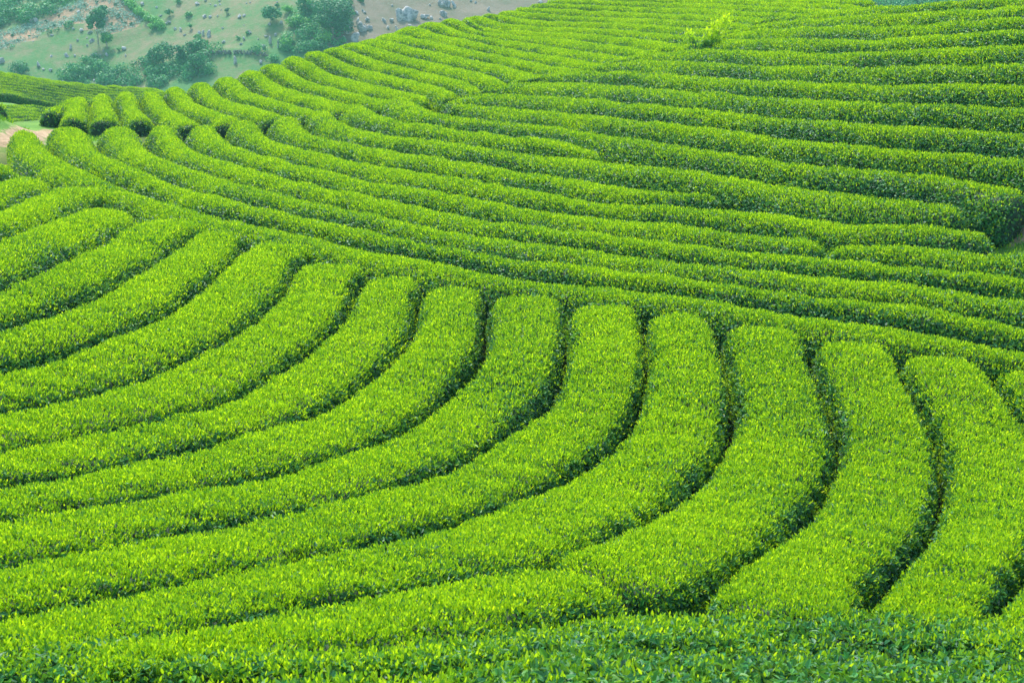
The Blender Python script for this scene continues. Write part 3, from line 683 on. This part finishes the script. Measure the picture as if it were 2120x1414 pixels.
BL = [('u0', 'u1'), ('u1', 'u2'), ('u2', 'u3'), ('u3', 'u4'), ('u4', 'u5'), ('u56', 'u6'), ('u6', 'u7'), ('u78', 'u8'), ('u8', 'u9'), ('u98', 'u10c')]
for k, (a, b) in enumerate(BL):
    lab = 'long sweeping tea hedge, %s up from the foreground heads' % ORD[k]
    if k == 0: lab = 'long diagonal tea hedge running along all the rounded foreground heads'
    if k == 7: lab += ', ending in a dark rounded end'
    row(a, b, lab, 'long sweeping tea hedges', ext=(.12 if k < 9 else .2, .1 if k == 5 else .35), gap=.08 if k else .2, young=.92, lsize=.82)
row('u4', 'u5b', 'short tea hedge joining from the right and ending at the grassy patch', 'long sweeping tea hedges', ext=(.1, .2), gap=.08, young=.9, lsize=.82)
VL = ['u10'] + ['v%d' % k for k in range(1, 11)]
for k in range(10):
    row(VL[k], VL[k + 1], 'level tea hedge on the right hillside, %s one above the grassy patch' % ORD[k] if k else 'thick dark-fronted tea hedge on the right, just above the grassy patch', 'level tea hedges on the right hillside', ext=(.05, 0), gap=.06, young=.72, lsize=.78)
WL = ['w%d' % k for k in range(19)]
for k in range(18):
    row(WL[k], WL[k + 1], 'crest tea hedge left of the valley notch, %s from the sandy track' % ORD[k], 'tea hedges running over the crest', ext=(.9, 0), gap=.12, H=.98, young=1.25, lsize=.8)
EL = ['w18'] + ['e%d' % k for k in range(1, 10)]
for k in range(9):
    row(EL[k], EL[k + 1], 'thin far tea hedge below the skyline, %s above the bright hollow' % ORD[k], 'far tea hedges along the top', ext=(.5, .2), gap=.16, H=.95, young=1.2, lsize=.8)
# the round dark end of one more hedge beyond the sandy track, and the clump at the far left edge
def short_hedge(pts, w, label, group, H=.95, name='tea_hedge', cat='tea hedge', young=1., **kw):
    P = curve(np.array(pts, float), step=.25, it=2)
    return obj(name, hedge_mesh(P, np.full(len(P), w), seed=abs(hash_(label)) % 9973, H=H, young=young, **kw), label=label, cat=cat, group=group)
short_hedge([(-26.9, 82.0), (-26.8, 84), (-27.4, 90)], 1.6, 'short dark tea hedge end standing alone left of the crest hedges', 'tea hedges running over the crest', young=.6, ext=(.2, .2))
short_hedge([(-30.2, 76.0), (-27.6, 76.0)], 2.2, 'dark rounded tea bush cut by the left edge above the grassy mound', None, H=1.25, name='tea_bush', cat='tea bush', young=.8, ext=(0, .2))
FB = np.array([(-61.9, 163.4), (-56.1, 164.4), (-50.0, 166.2), (-42.4, 168.8)])
for k in range(9):
    pl = [(q[0], q[1] - 1.7 * k) for q in FB]
    short_hedge([(-72, pl[0][1] + .5)] + pl, 1.6, 'row of the distant tea field on the far left, %s down from its top edge' % ORD[k], 'rows of the distant tea field', H=1.0, young=.55, ext=(1, 1), gap=.45, lsize=.55)
top = FB
for k in range(12):
    f = k / 11.
    x0 = np.interp(f, [0, .33, .66, 1], [q[0] for q in top]); y0 = np.interp(f, [0, .33, .66, 1], [q[1] for q in top])
    short_hedge([(x0 + .4, y0 + 1.0), (x0 - 3, y0 + 5.5)], 1.5, 'humped hedge end on the top edge of the distant tea field, %s from left' % ORD[k], 'humped hedges on the distant field edge', H=1.0, young=.9, ext=(.3, .3), lsize=.6)
for k, pl in enumerate(SMALL_ROWS[3:]):
    short_hedge(pl, 1.5, 'row of the small sunken tea field left of the crest, %s from its top' % ORD[k], 'rows of the small sunken tea field', H=1.0, young=.5, ext=(1, .5), lsize=.65, gap=.3)
print('leaves', TOTAL[0])

# ------------------------------------------------------------------ ground sheet
def axis(dense, far_, n):
    a = np.arange(dense[0], dense[1] + 1e-6, dense[2])
    g = np.geomspace(1, far_, n)
    return a, g
xa = np.arange(-62, 62.1, .8)
xo = 62 + np.cumsum(np.geomspace(1.2, 60, 55)); xo = xo[xo < 1500]
xs = np.r_[-xo[::-1], xa, xo]
ya = np.arange(-45, 180, .8); yb = np.arange(180, 400, 4.); yc = np.arange(400, 540, 1.6); yd = 540 + np.cumsum(np.geomspace(3, 90, 30))
ys = np.r_[-45 - np.cumsum(np.geomspace(2, 60, 16))[::-1], ya, yb, yc, yd]
GX, GY = np.meshgrid(xs, ys, indexing='ij')
GZ = ground_z(GX, GY)
GZ = GZ + .05 * vnoise(GX, GY, 0 * GX, 3.1, 31) * (GY < 200)
def near_line(x, y, pts):
    P = np.array(pts, float); o = np.full(x.shape, 1e9)
    for a, b in zip(P[:-1], P[1:]):
        ab = b - a; tt = np.clip(((x - a[0]) * ab[0] + (y - a[1]) * ab[1]) / (ab @ ab), 0, 1)
        o = np.minimum(o, np.hypot(x - a[0] - tt * ab[0], y - a[1] - tt * ab[1]))
    return o
def inside(x, y, poly):
    P = np.array(poly, float); c_ = np.zeros(x.shape, bool); j = len(P) - 1
    for i in range(len(P)):
        xi, yi = P[i]; xj, yj = P[j]
        with np.errstate(divide='ignore', invalid='ignore'):
            c_ ^= ((yi > y) != (yj > y)) & (x < (xj - xi) * (y - yi) / (yj - yi + 1e-12) + xi)
        j = i
    return c_
sand = np.clip(1.2 - near_line(GX, GY, SAND_A) / 1.1, 0, 1)
sand = np.maximum(sand, np.clip(1.3 - near_line(GX, GY, SAND_B) / 1.6, 0, 1))
sand = np.maximum(sand, np.clip(1.1 - near_line(GX, GY, SAND_R) / .8, 0, .8))
mound = np.clip(1.6 - near_line(GX, GY, MOUND) / 3.5, 0, 1)
GZ = GZ + 0.0 * mound
grass = np.clip(1.5 - near_line(GX, GY, [(-60, 62), (-27, 66), (-25, 74), (-26, 84)]) / 5., 0, 1)
grass = np.maximum(grass, smooth(12.9, 13.6, GX) * smooth(33, 34.0, GY) * (1 - smooth(37, 38.5, GY)))
grass = np.maximum(grass, np.clip(1.4 - near_line(GX, GY, [(13.2, 35.0), (18, 35.6), (30, 36)]) / 2.2, 0, 1))
grass = np.maximum(grass, smooth(105, 125, GY))
meadow = smooth(200, 260, GY)
bare = smooth(-66, -50, GX + (GY - 450) * .1) * smooth(380, 400, GY) * (1 - smooth(90, 105, GX))
crop = np.zeros(GX.shape)
for q in CROP: crop = np.maximum(crop, inside(GX, GY, q) * 1.)
# terraces: small real steps along the field edges
for q in TERRACES:
    dl = near_line(GX, GY, q)
    GZ = GZ + .9 * np.clip(1 - dl / 3.2, 0, 1)
nx, ny = GX.shape
V = np.stack([GX, GY, GZ], -1).reshape(-1, 3)
I = (np.arange(nx - 1)[:, None] * ny + np.arange(ny - 1)[None]).ravel()
F = np.stack([I, I + ny, I + ny + 1, I + 1], 1)
me = mesh_np('ground', V, F, [M_ground], point_attr={'sand': sand.ravel(), 'grass': grass.ravel(), 'meadow': meadow.ravel(), 'bare': bare.ravel(), 'crop': crop.ravel()}, smooth_faces=True)
obj('ground', me, kind='structure')

# ------------------------------------------------------------------ leafy crowns
def leaf_cloud(cent, rad, count, size, r_, tone, flat=1.):
    """small leaf faces through the volume of several lobes: returns verts (n*4), age, var"""
    cent = np.asarray(cent, float); rad = np.asarray(rad, float)
    wgt = rad ** 2; wgt /= wgt.sum()
    k = r_.choice(len(cent), size=count, p=wgt)
    d = unit(r_.normal(size=(count, 3)))
    q = (.45 + .6 * r_.random(count) ** .5)
    p0 = cent[k] + d * (rad[k] * q)[:, None] * np.array([1, 1, .85 * flat])
    fn = unit(d + .9 * unit(r_.normal(size=(count, 3))) + np.array([0, 0, .4]))
    a = unit(np.cross(fn, unit(r_.normal(size=(count, 3))))); b = np.cross(fn, a)
    s = (size * (.6 + .8 * r_.random(count)))[:, None]
    Vv = np.stack([p0 - a * s, p0 - b * s * .6, p0 + a * s, p0 + b * s * .6], 1).reshape(-1, 3)
    lobe = r_.random(len(cent))[k]
    age = np.clip(tone + .22 * (lobe - .5) + .12 * r_.normal(size=count), 0, 1)
    return Vv, age, r_.random(count)
def quads(n, off=0):
    return off + np.arange(n * 4).reshape(-1, 4)
def tube(pts, radii, sides=7):
    pts = np.asarray(pts, float); V = []; F = []
    for i, (q, r0) in enumerate(zip(pts, radii)):
        t_ = unit(pts[min(i + 1, len(pts) - 1)] - pts[max(i - 1, 0)])
        a = unit(np.cross(t_, [.3, .9, .1])); b = np.cross(t_, a)
        for k in range(sides):
            an = 2 * math.pi * k / sides
            V.append(q + (a * math.cos(an) + b * math.sin(an)) * r0)
    for i in range(len(pts) - 1):
        for k in range(sides):
            k2 = (k + 1) % sides
            F.append((i * sides + k, i * sides + k2, (i + 1) * sides + k2, (i + 1) * sides + k))
    return np.array(V), np.array(F)
def join(parts):
    V = []; F = []; o = 0
    for v, f in parts:
        V.append(v); F.append(f + o); o += len(v)
    return np.concatenate(V), np.concatenate(F)

def make_tree(x, y, h, w, tone, label, seed, trunky=False, size=.30, dens=1., zz=None):
    r_ = np.random.default_rng(seed)
    z = float(far_z(x, y)) if zz is None else zz
    root = obj('tree', None, label=label, cat='tree', group='trees on the far hillside', loc=(x, y, z - .2))
    nl = 15
    base = .42 if trunky else .22
    cent = []; rad = []
    for k in range(nl):
        f = r_.random(); an = r_.random() * 6.28
        hz = base + (1 - base) * (.12 + .76 * (k + .5) / nl)
        rr = w * .36 * math.sqrt(max(.15, 1 - ((hz - .58) / .52) ** 2))
        cent.append((math.cos(an) * rr * (.4 + .8 * f), math.sin(an) * rr * (.4 + .8 * f), h * hz)); rad.append(w * (.13 + .15 * r_.random()))
    cent = np.array(cent); rad = np.array(rad)
    n = int(1900 * dens * max(.5, w * h / 50.))
    Vv, age, var = leaf_cloud(cent, rad, n, size, r_, tone)
    parts = []
    tp = [(0, 0, 0), (w * .02, 0, h * .25), (-w * .03, w * .02, h * .5), (0, 0, h * .8)]
    r0 = max(.14, w * .028)
    parts.append(tube(tp, [r0 * 1.3, r0, r0 * .7, r0 * .25]))
    for k in range(4):
        q = cent[r_.integers(nl)]; s0 = np.array((0, 0, h * (.18 + .1 * k)))
        parts.append(tube([s0, (s0 + q) / 2 + np.array([0, 0, .2]), q], [r0 * .55, r0 * .4, r0 * .15], 5))
    V, F = join(parts)
    obj('trunk', mesh_np('trunk', V, F, [M_bark], smooth_faces=True), root)
    obj('crown', mesh_np('crown', Vv, quads(n), [M_tree], face_attr={'age': age, 'var': var}), root)
    return root
def far_z(x, y):
    return ground_z(np.array([x]), np.array([y]))[0]
for k, (x, y, h, w, tone, lab) in enumerate(FAR_TREES):
    make_tree(x, y, h, w, tone, lab, 100 + k, trunky=('slender' in lab or 'bare' in lab))
# the bare pale trunk beside the slender tree
def bush_mesh(h, w, tone, seed, size=.28):
    r_ = np.random.default_rng(seed)
    nl = 9 if w > 4 else 5
    an = r_.random(nl) * 6.28; rr = (r_.random(nl) ** .6) * w * .33
    hz = h * (.30 + .38 * r_.random(nl)) * (1 - .4 * rr / (w * .4))
    cent = np.stack([np.cos(an) * rr, np.sin(an) * rr, hz], 1); rad = np.minimum(w * (.16 + .12 * r_.random(nl)), h * .5)
    n = int(60 + 24 * w * h)
    Vv, age, var = leaf_cloud(cent, rad, n, size * min(1, .5 + w * .1), r_, tone)
    parts = []
    for k in range(3):
        parts.append(tube([(0, 0, -.3), cent[k] * np.array([.5, .5, .6]), cent[k]], [.10, .07, .03], 5))
    V, F = join(parts)
    nv = len(V)
    V = np.concatenate([V, Vv]); FF = np.concatenate([F, quads(n, nv)])
    mi = np.r_[np.zeros(len(F), int), np.ones(n, int)]
    return mesh_np('bush', V, FF, [M_bark, M_tree], mi, {'age': np.r_[np.zeros(len(F)), age], 'var': np.r_[np.zeros(len(F)), var]})
small = [bush_mesh(1.3, 1.6, .15, 300 + k, .24) for k in range(4)]
for k, (x, y, h, w, tone, lab) in enumerate(FAR_BUSHES):
    z = far_z(x, y)
    if lab:
        obj('bush', bush_mesh(h, w, tone, 200 + k), label=lab, cat='bush', group='bushes on the far hillside', loc=(x, y, z - .1))
    else:
        o = obj('bush', small[k % 4], label='small dark bush dotted about the pale cabbage patch', cat='bush', group='small bushes in the cabbage patch', loc=(x, y, z - .1))
        o.scale = (w / 1.5, w / 1.5, max(h, .9) / 1.1); o.rotation_euler.z = k * 1.7

# boundary hedge on the far hillside
r_ = np.random.default_rng(41)
P = resamp(np.array(FAR_HEDGE[0], float), step=1.3)
cent = np.stack([P[:, 0], P[:, 1] + r_.normal(size=len(P)) * .5, ground_z(P[:, 0], P[:, 1]) + .9 + .5 * r_.random(len(P))], 1)
Vv, age, var = leaf_cloud(cent, np.full(len(cent), 1.5) * (.8 + .4 * r_.random(len(cent))), 5200, .26, r_, .85)
obj('boundary_hedge', mesh_np('boundary_hedge', Vv, quads(5200), [M_tree], face_attr={'age': age, 'var': var}), label='bright green boundary hedge running down beside the right cabbage patch', cat='hedge')

# scrub and woodland nobody could count
def scatter_poly(poly, n, r_):
    P = np.array(poly, float); lo, hi = P.min(0), P.max(0); out = []
    while len(out) < n:
        q = lo + (hi - lo) * r_.random((n * 3, 2)); q = q[inside(q[:, 0], q[:, 1], poly)]
        out += list(q)
    return np.array(out[:n])
def area(poly):
    P = np.array(poly, float); x, y = P.T
    return .5 * abs(np.dot(x, np.roll(y, 1)) - np.dot(y, np.roll(x, 1)))
def mass(name, polys, per, rlo, rhi, leaf, cover, tone, label, seed, hz=.6):
    r_ = np.random.default_rng(seed); Vs = []; ag = []; va = []
    for poly in polys:
        n = int(area(poly) * per); q = scatter_poly(poly, n, r_)
        rad = rlo + (rhi - rlo) * r_.random(n) ** 2
        cent = np.c_[q, ground_z(q[:, 0], q[:, 1]) + rad * hz]
        cnt = int((rad ** 2).sum() * cover)
        v, a, b = leaf_cloud(cent, rad, cnt, leaf, r_, tone)
        Vs.append(v); ag.append(a); va.append(b)
    V = np.concatenate(Vs); ag = np.concatenate(ag); va = np.concatenate(va)
    print(name, len(ag))
    return obj(name, mesh_np(name, V, quads(len(ag)), [M_tree], face_attr={'age': ag, 'var': va}), label=label, cat=name, kind='stuff')
mass('scrub', SCRUB, .22, 1.0, 2.6, .30, 44, .45, 'dense green scrub along the foot of the far hillside and thicket', 51)
mass('woodland', WOODS, .13, 1.5, 3.2, .34, 40, .48, 'dense woodland and undergrowth in the upper left corner', 52)
def crop_mass():
    r_ = np.random.default_rng(53); Vs = []; ag = []; va = []
    for poly in CROP:
        q = scatter_poly(poly, int(area(poly) * 3.6), r_)
        # planted in lines across the slope, patchy
        q[:, 1] = np.round(q[:, 1] / 1.5) * 1.5 + .25 * r_.normal(size=len(q))
        keep = vnoise(q[:, 0], q[:, 1], 0 * q[:, 0], 9., 6) + .35 * r_.normal(size=len(q)) > -.45
        q = q[keep]
        rad = .45 + .4 * r_.random(len(q))
        cent = np.c_[q, ground_z(q[:, 0], q[:, 1]) + .25]
        v, a, b = leaf_cloud(cent, rad, len(q) * 9, .20, r_, .5)
        Vs.append(v); ag.append(a); va.append(b)
    V = np.concatenate(Vs); ag = np.concatenate(ag); va = np.concatenate(va)
    print('crop', len(ag))
    obj('cabbage_crop', mesh_np('cabbage_crop', V, quads(len(ag)), [M_cab], face_attr={'age': ag, 'var': va}), label='pale blue green cabbage crop planted in lines on the far hillside', cat='crop', kind='stuff')
M_cab = leaf_material('cabbage_leaf', [(0, (.16, .32, .22)), (1, (.34, .55, .42))], rough=.6, trans=.15, tcol=(.3, .5, .3))
crop_mass()

# ------------------------------------------------------------------ rocks
def rock_mesh(w, h, seed):
    r_ = np.random.default_rng(seed)
    k = 1 if w < 1.8 else (3 if w < 4 else 6)
    parts = [rock_block(w * (1 if k == 1 else .62 if i == 0 else .34), h * (1 if i == 0 else .35 + .4 * r_.random()), r_.integers(1e6)) for i in range(k)]
    out = []
    for i, (v, f) in enumerate(parts):
        if i: v = v + np.array([w * .42 * (r_.random() * 2 - 1), w * .2 * (r_.random() * 2 - 1), -.05 * h + .15 * h * r_.random()])
        out.append((v, f))
    V, F = join(out)
    return mesh_np('rock', V, F, [M_rock])
def rock_block(w, h, seed):
    r_ = np.random.default_rng(seed)
    n, m = 13, 22
    th = np.linspace(0, np.pi, n); ph = np.linspace(0, 2 * np.pi, m, endpoint=False)
    TH, PH = np.meshgrid(th, ph, indexing='ij')
    d = np.stack([np.sin(TH) * np.cos(PH), np.sin(TH) * np.sin(PH), np.cos(TH)], -1)
    # cut by random planes: an angular limestone block
    rr = np.full(TH.shape, 1.15)
    for k in range(9):
        nn = unit(r_.normal(size=3)); c_ = d @ nn
        rr = np.where(c_ > .05, np.minimum(rr, (.42 + .4 * r_.random()) / np.maximum(c_, .05)), rr)
    rr = rr * (1 + .03 * r_.normal(size=rr.shape))
    P = d * rr[..., None] * np.array([w * .62, w * .45, h * .75])
    P[0] = P[0].mean(0); P[-1] = P[-1].mean(0)
    P[..., 2] += h * .3
    V = P.reshape(-1, 3); F = []
    for i in range(n - 1):
        for k in range(m):
            k2 = (k + 1) % m
            F.append((i * m + k, (i + 1) * m + k, (i + 1) * m + k2, i * m + k2))
    a = r_.random() * .8 - .4
    V = np.stack([V[:, 0] * math.cos(a) - V[:, 2] * math.sin(a) * .6, V[:, 1], V[:, 2] * math.cos(a) + V[:, 0] * math.sin(a) * .6], 1)
    return V, np.array(F)
for k, (x, y, w, h, lab) in enumerate(FAR_ROCKS):
    o = obj('rock', rock_mesh(w, h, 400 + k), label=lab or 'small pale stone scattered on the far hillside', cat='rock', group='rocks on the far hillside' if lab else 'small pale stones on the far hillside', loc=(x, y, far_z(x, y)))
    o.rotation_euler = (random.uniform(-.2, .2), random.uniform(-.3, .3), random.uniform(0, 6.28) if w < 3 else 0)
# loose stones, more than can be placed one by one from the picture
r_ = np.random.default_rng(62); stones = [rock_mesh(1., .8, 900 + k) for k in range(6)]
for k in range(90):
    if k < 55: x, y = r_.uniform(-150, -70), r_.uniform(428, 492)
    else: x, y = r_.uniform(-62, 10), r_.uniform(440, 495)
    o = obj('rock', stones[k % 6], label='small pale stone scattered on the far hillside', cat='rock', group='small pale stones on the far hillside', loc=(x, y, far_z(x, y)))
    s = .5 + .9 * r_.random() ** 2; o.scale = (s, s, s); o.rotation_euler.z = r_.random() * 6
M_wall, t, p = new_mat('mossy_stone')
t.links.new(ramp(t, [(.35, (.05, .07, .04)), (.55, (.14, .15, .12)), (.75, (.30, .30, .26))], noise(t, 1.3, 10, .75)), p.inputs['Base Color']); p.inputs['Roughness'].default_value = .9
# stone terrace wall on the meadow
P = resamp(np.array(TERRACES[0], float), step=.7); parts = []
r_ = np.random.default_rng(61)
root = None
Vt = []; Ft = []; o_ = 0
for q in P:
    for j in range(2):
        s = .25 + .25 * r_.random(); ph = np.linspace(0, 2 * np.pi, 7)[:-1]
        ring = np.stack([np.cos(ph) * s, np.sin(ph) * s * .7], 1) * (1 + .25 * r_.normal(size=(6, 1)))
        cz = far_z(q[0], q[1] - .8) + .3 + j * .55; cx_ = q[0] + r_.normal() * .2; cy = q[1] - 1.6 + r_.normal() * .15
        v = np.concatenate([np.c_[cx_ + ring[:, 0], cy + ring[:, 1], np.full(6, cz - .35)], np.c_[cx_ + ring[:, 0] * .8, cy + ring[:, 1] * .8, cz + .3 + .1 * r_.normal(size=6)]])
        f = [(i, (i + 1) % 6, 6 + (i + 1) % 6, 6 + i) for i in range(6)] + [(6, 7, 8, 9), (6, 9, 10, 11)]
        Vt.append(v); Ft.append(np.array(f) + o_); o_ += 12
obj('terrace_wall', mesh_np('terrace_wall', np.concatenate(Vt), np.concatenate(Ft), [M_wall]), label='low dry stone terrace wall crossing the green meadow', cat='stone wall')

# ------------------------------------------------------------------ sapling between the hedges
def sapling():
    r_ = np.random.default_rng(71)
    x, y = 8.75, 64.5
    z = -5.3
    root = obj('sapling', None, label='bright yellow green sapling with dark lower leaves growing up between the hedges', cat='sapling', loc=(x, y, z))
    root.scale = (.9, .9, 1.05)
    stems = [[(0, 0, -.3), (.15, 0, .7), (.25, 0, 1.4), (.42, .05, 2.25)], [(0, 0, 0), (.35, 0, .8), (.62, 0, 1.6), (.98, 0, 2.5)], [(0, 0, 0), (-.25, 0, .6), (-.65, 0, 1.2), (-1.05, 0, 1.85)], [(0, 0, 0), (.05, 0, .8), (-.1, .1, 1.5)], [(0, 0, 0), (-.1, 0, .6), (-.45, .05, 1.0), (-.7, 0, 1.5)]]
    parts = [tube(s, np.linspace(.035, .008, len(s)), 6) for s in stems]
    V, F = join(parts)
    obj('trunk', mesh_np('trunk', V, F, [M_bark], smooth_faces=True), root)
    Vs = []; ag = []; va = []
    for s, dn in zip(stems, (420, 420, 150, 330, 130)):
        s = resamp(np.array(s, float), n=14)
        f = r_.random(dn) ** .9; k = (f * 13).astype(int)
        p0 = s[np.clip(k, 0, 13)] + r_.normal(size=(dn, 3)) * np.array([.17, .17, .12]) * (1.35 - f[:, None] * .8)
        p0[:, 2] = np.maximum(p0[:, 2], .1)
        d = unit(unit(r_.normal(size=(dn, 3))) + np.array([0, 0, .7])); sd_ = unit(np.cross(d, r_.normal(size=(dn, 3))))
        l = (.13 + .11 * r_.random(dn))[:, None]
        Vs.append(np.stack([p0, p0 + d * l * .5 + sd_ * l * .22, p0 + d * l, p0 + d * l * .5 - sd_ * l * .22], 1).reshape(-1, 3))
        ag.append(np.clip(smooth(.9, 1.7, p0[:, 2]) * .9 + .08 + .08 * r_.normal(size=dn), 0, 1)); va.append(r_.random(dn) * .6)
    V = np.concatenate(Vs); ag = np.concatenate(ag); va = np.concatenate(va)
    obj('crown', mesh_np('crown', V, quads(len(ag)), [M_leaf], face_attr={'age': ag, 'var': va}), root)
sapling()

# ------------------------------------------------------------------ grass at the track and the right-hand patch
def grass_tufts():
    r_ = np.random.default_rng(81)
    Q = []
    A = np.c_[r_.uniform(-34, -22, 26000), r_.uniform(60, 80, 26000)]
    dsand = near_line(A[:, 0], A[:, 1], SAND_A)
    A = A[(dsand > 1.2) & (A[:, 0] < -20.5 - (A[:, 1] < 66) * 3)]
    B = np.c_[r_.uniform(12.4, 22, 9000), r_.uniform(33.2, 37, 9000)]
    B = B[near_line(B[:, 0], B[:, 1], SAND_R) > .45 * r_.random(len(B)) ** .5]
    q = np.concatenate([A, B]); n = len(q)
    z = ground_z(q[:, 0], q[:, 1])
    p0 = np.c_[q, z]
    d = unit(np.c_[r_.normal(size=(n, 2)) * .45, np.ones(n)]); sd_ = unit(np.cross(d, r_.normal(size=(n, 3))))
    l = np.where(q[:, 0] < 0, .14, .09)[:, None] * (.5 + r_.random((n, 1))); w_ = l * .10 + .006
    V = np.stack([p0 - sd_ * w_, p0 + sd_ * w_, p0 + d * l + sd_ * w_ * .2, p0 + d * l - sd_ * w_ * .2], 1).reshape(-1, 3)
    obj('grass', mesh_np('grass', V, quads(n), [M_leaf], face_attr={'age': np.clip(.5 + .2 * r_.normal(size=n), .2, 1), 'var': r_.random(n)}), label='short grass on the mound by the sandy track and beside the bare patch', cat='grass', kind='stuff')
grass_tufts()
def weed(x, y, label, seed, s=1.):
    r_ = np.random.default_rng(seed); n = 60
    d = unit(np.c_[r_.normal(size=(n, 2)), .35 + .5 * r_.random(n)]); p0 = d * .04 * s
    sd_ = unit(np.cross(d, np.array([0, 0, 1.]) + .3 * r_.normal(size=(n, 3)))); l = (.08 + .12 * r_.random(n))[:, None] * s
    V = np.stack([p0, p0 + d * l * .6 + sd_ * l * .2, p0 + d * l - np.array([0, 0, .02]), p0 + d * l * .6 - sd_ * l * .2], 1).reshape(-1, 3)
    obj('weed', mesh_np('weed', V, quads(n), [M_cab], face_attr={'age': r_.random(n) * .5, 'var': r_.random(n)}), label=label, cat='weed', loc=(x, y, far_z(x, y) + .02))
weed(12.75, 34.55, 'pale grey green weed on the grass beside the bare patch at right', 91, 1.3)

# ------------------------------------------------------------------ the white bag on the far top edge
def bag():
    n, m = 10, 16
    V = []; F = []
    for i in range(n):
        f = i / (n - 1); z = .46 * f
        r0 = .15 * (math.sin(min(1, f * 3.2 + .12) * math.pi / 2)) * (1 - .15 * f) if f < .78 else .15 * .82 * (1 - (f - .78) / .22 * .62)
        for k in range(m):
            a = 2 * math.pi * k / m; q = r0 * (1 + .07 * math.sin(3 * a + f * 5) + .05 * math.sin(7 * a - f * 9))
            V.append((q * math.cos(a), q * .75 * math.sin(a), z))
    for i in range(n - 1):
        for k in range(m): F.append((i * m + k, i * m + (k + 1) % m, (i + 1) * m + (k + 1) % m, (i + 1) * m + k))
    M_bag, t, p = new_mat('white_woven_plastic')
    t.links.new(ramp(t, [(.3, (.62, .64, .62)), (.7, (.82, .83, .80))], noise(t, 30.)), p.inputs['Base Color']); p.inputs['Roughness'].default_value = .6
    x, y = BAG
    obj('sack', mesh_np('sack', V, np.array(F), [M_bag], smooth_faces=True), label='small white sack at the top edge of the far tea field', cat='sack', loc=(x, y, float(canopy(np.array([x]), np.array([y]))[0]) + .12))
BAG = (20.7, 89.5)
bag()

# ------------------------------------------------------------------ haze
HAZE = .00026
bm_v = np.array([(sx, sy, sz) for sx in (-420, 420) for sy in (-70, 760) for sz in (-62, 130)], float)
hz = mesh_np('haze', bm_v, np.array([(0, 1, 3, 2), (4, 6, 7, 5), (0, 4, 5, 1), (2, 3, 7, 6), (0, 2, 6, 4), (1, 5, 7, 3)]), [])
M_h = bpy.data.materials.new('haze_air'); M_h.use_nodes = True
t = M_h.node_tree; t.nodes.remove(t.nodes['Principled BSDF'])
pv = t.nodes.new('ShaderNodeVolumePrincipled'); pv.inputs['Color'].default_value = (.38, .95, .85, 1); pv.inputs['Density'].default_value = HAZE
pv.inputs['Anisotropy'].default_value = .2
t.links.new(pv.outputs[0], t.nodes['Material Output'].inputs['Volume'])
hz.materials.append(M_h)
obj('haze', hz, label='pale blue green air over the valley', kind='stuff')
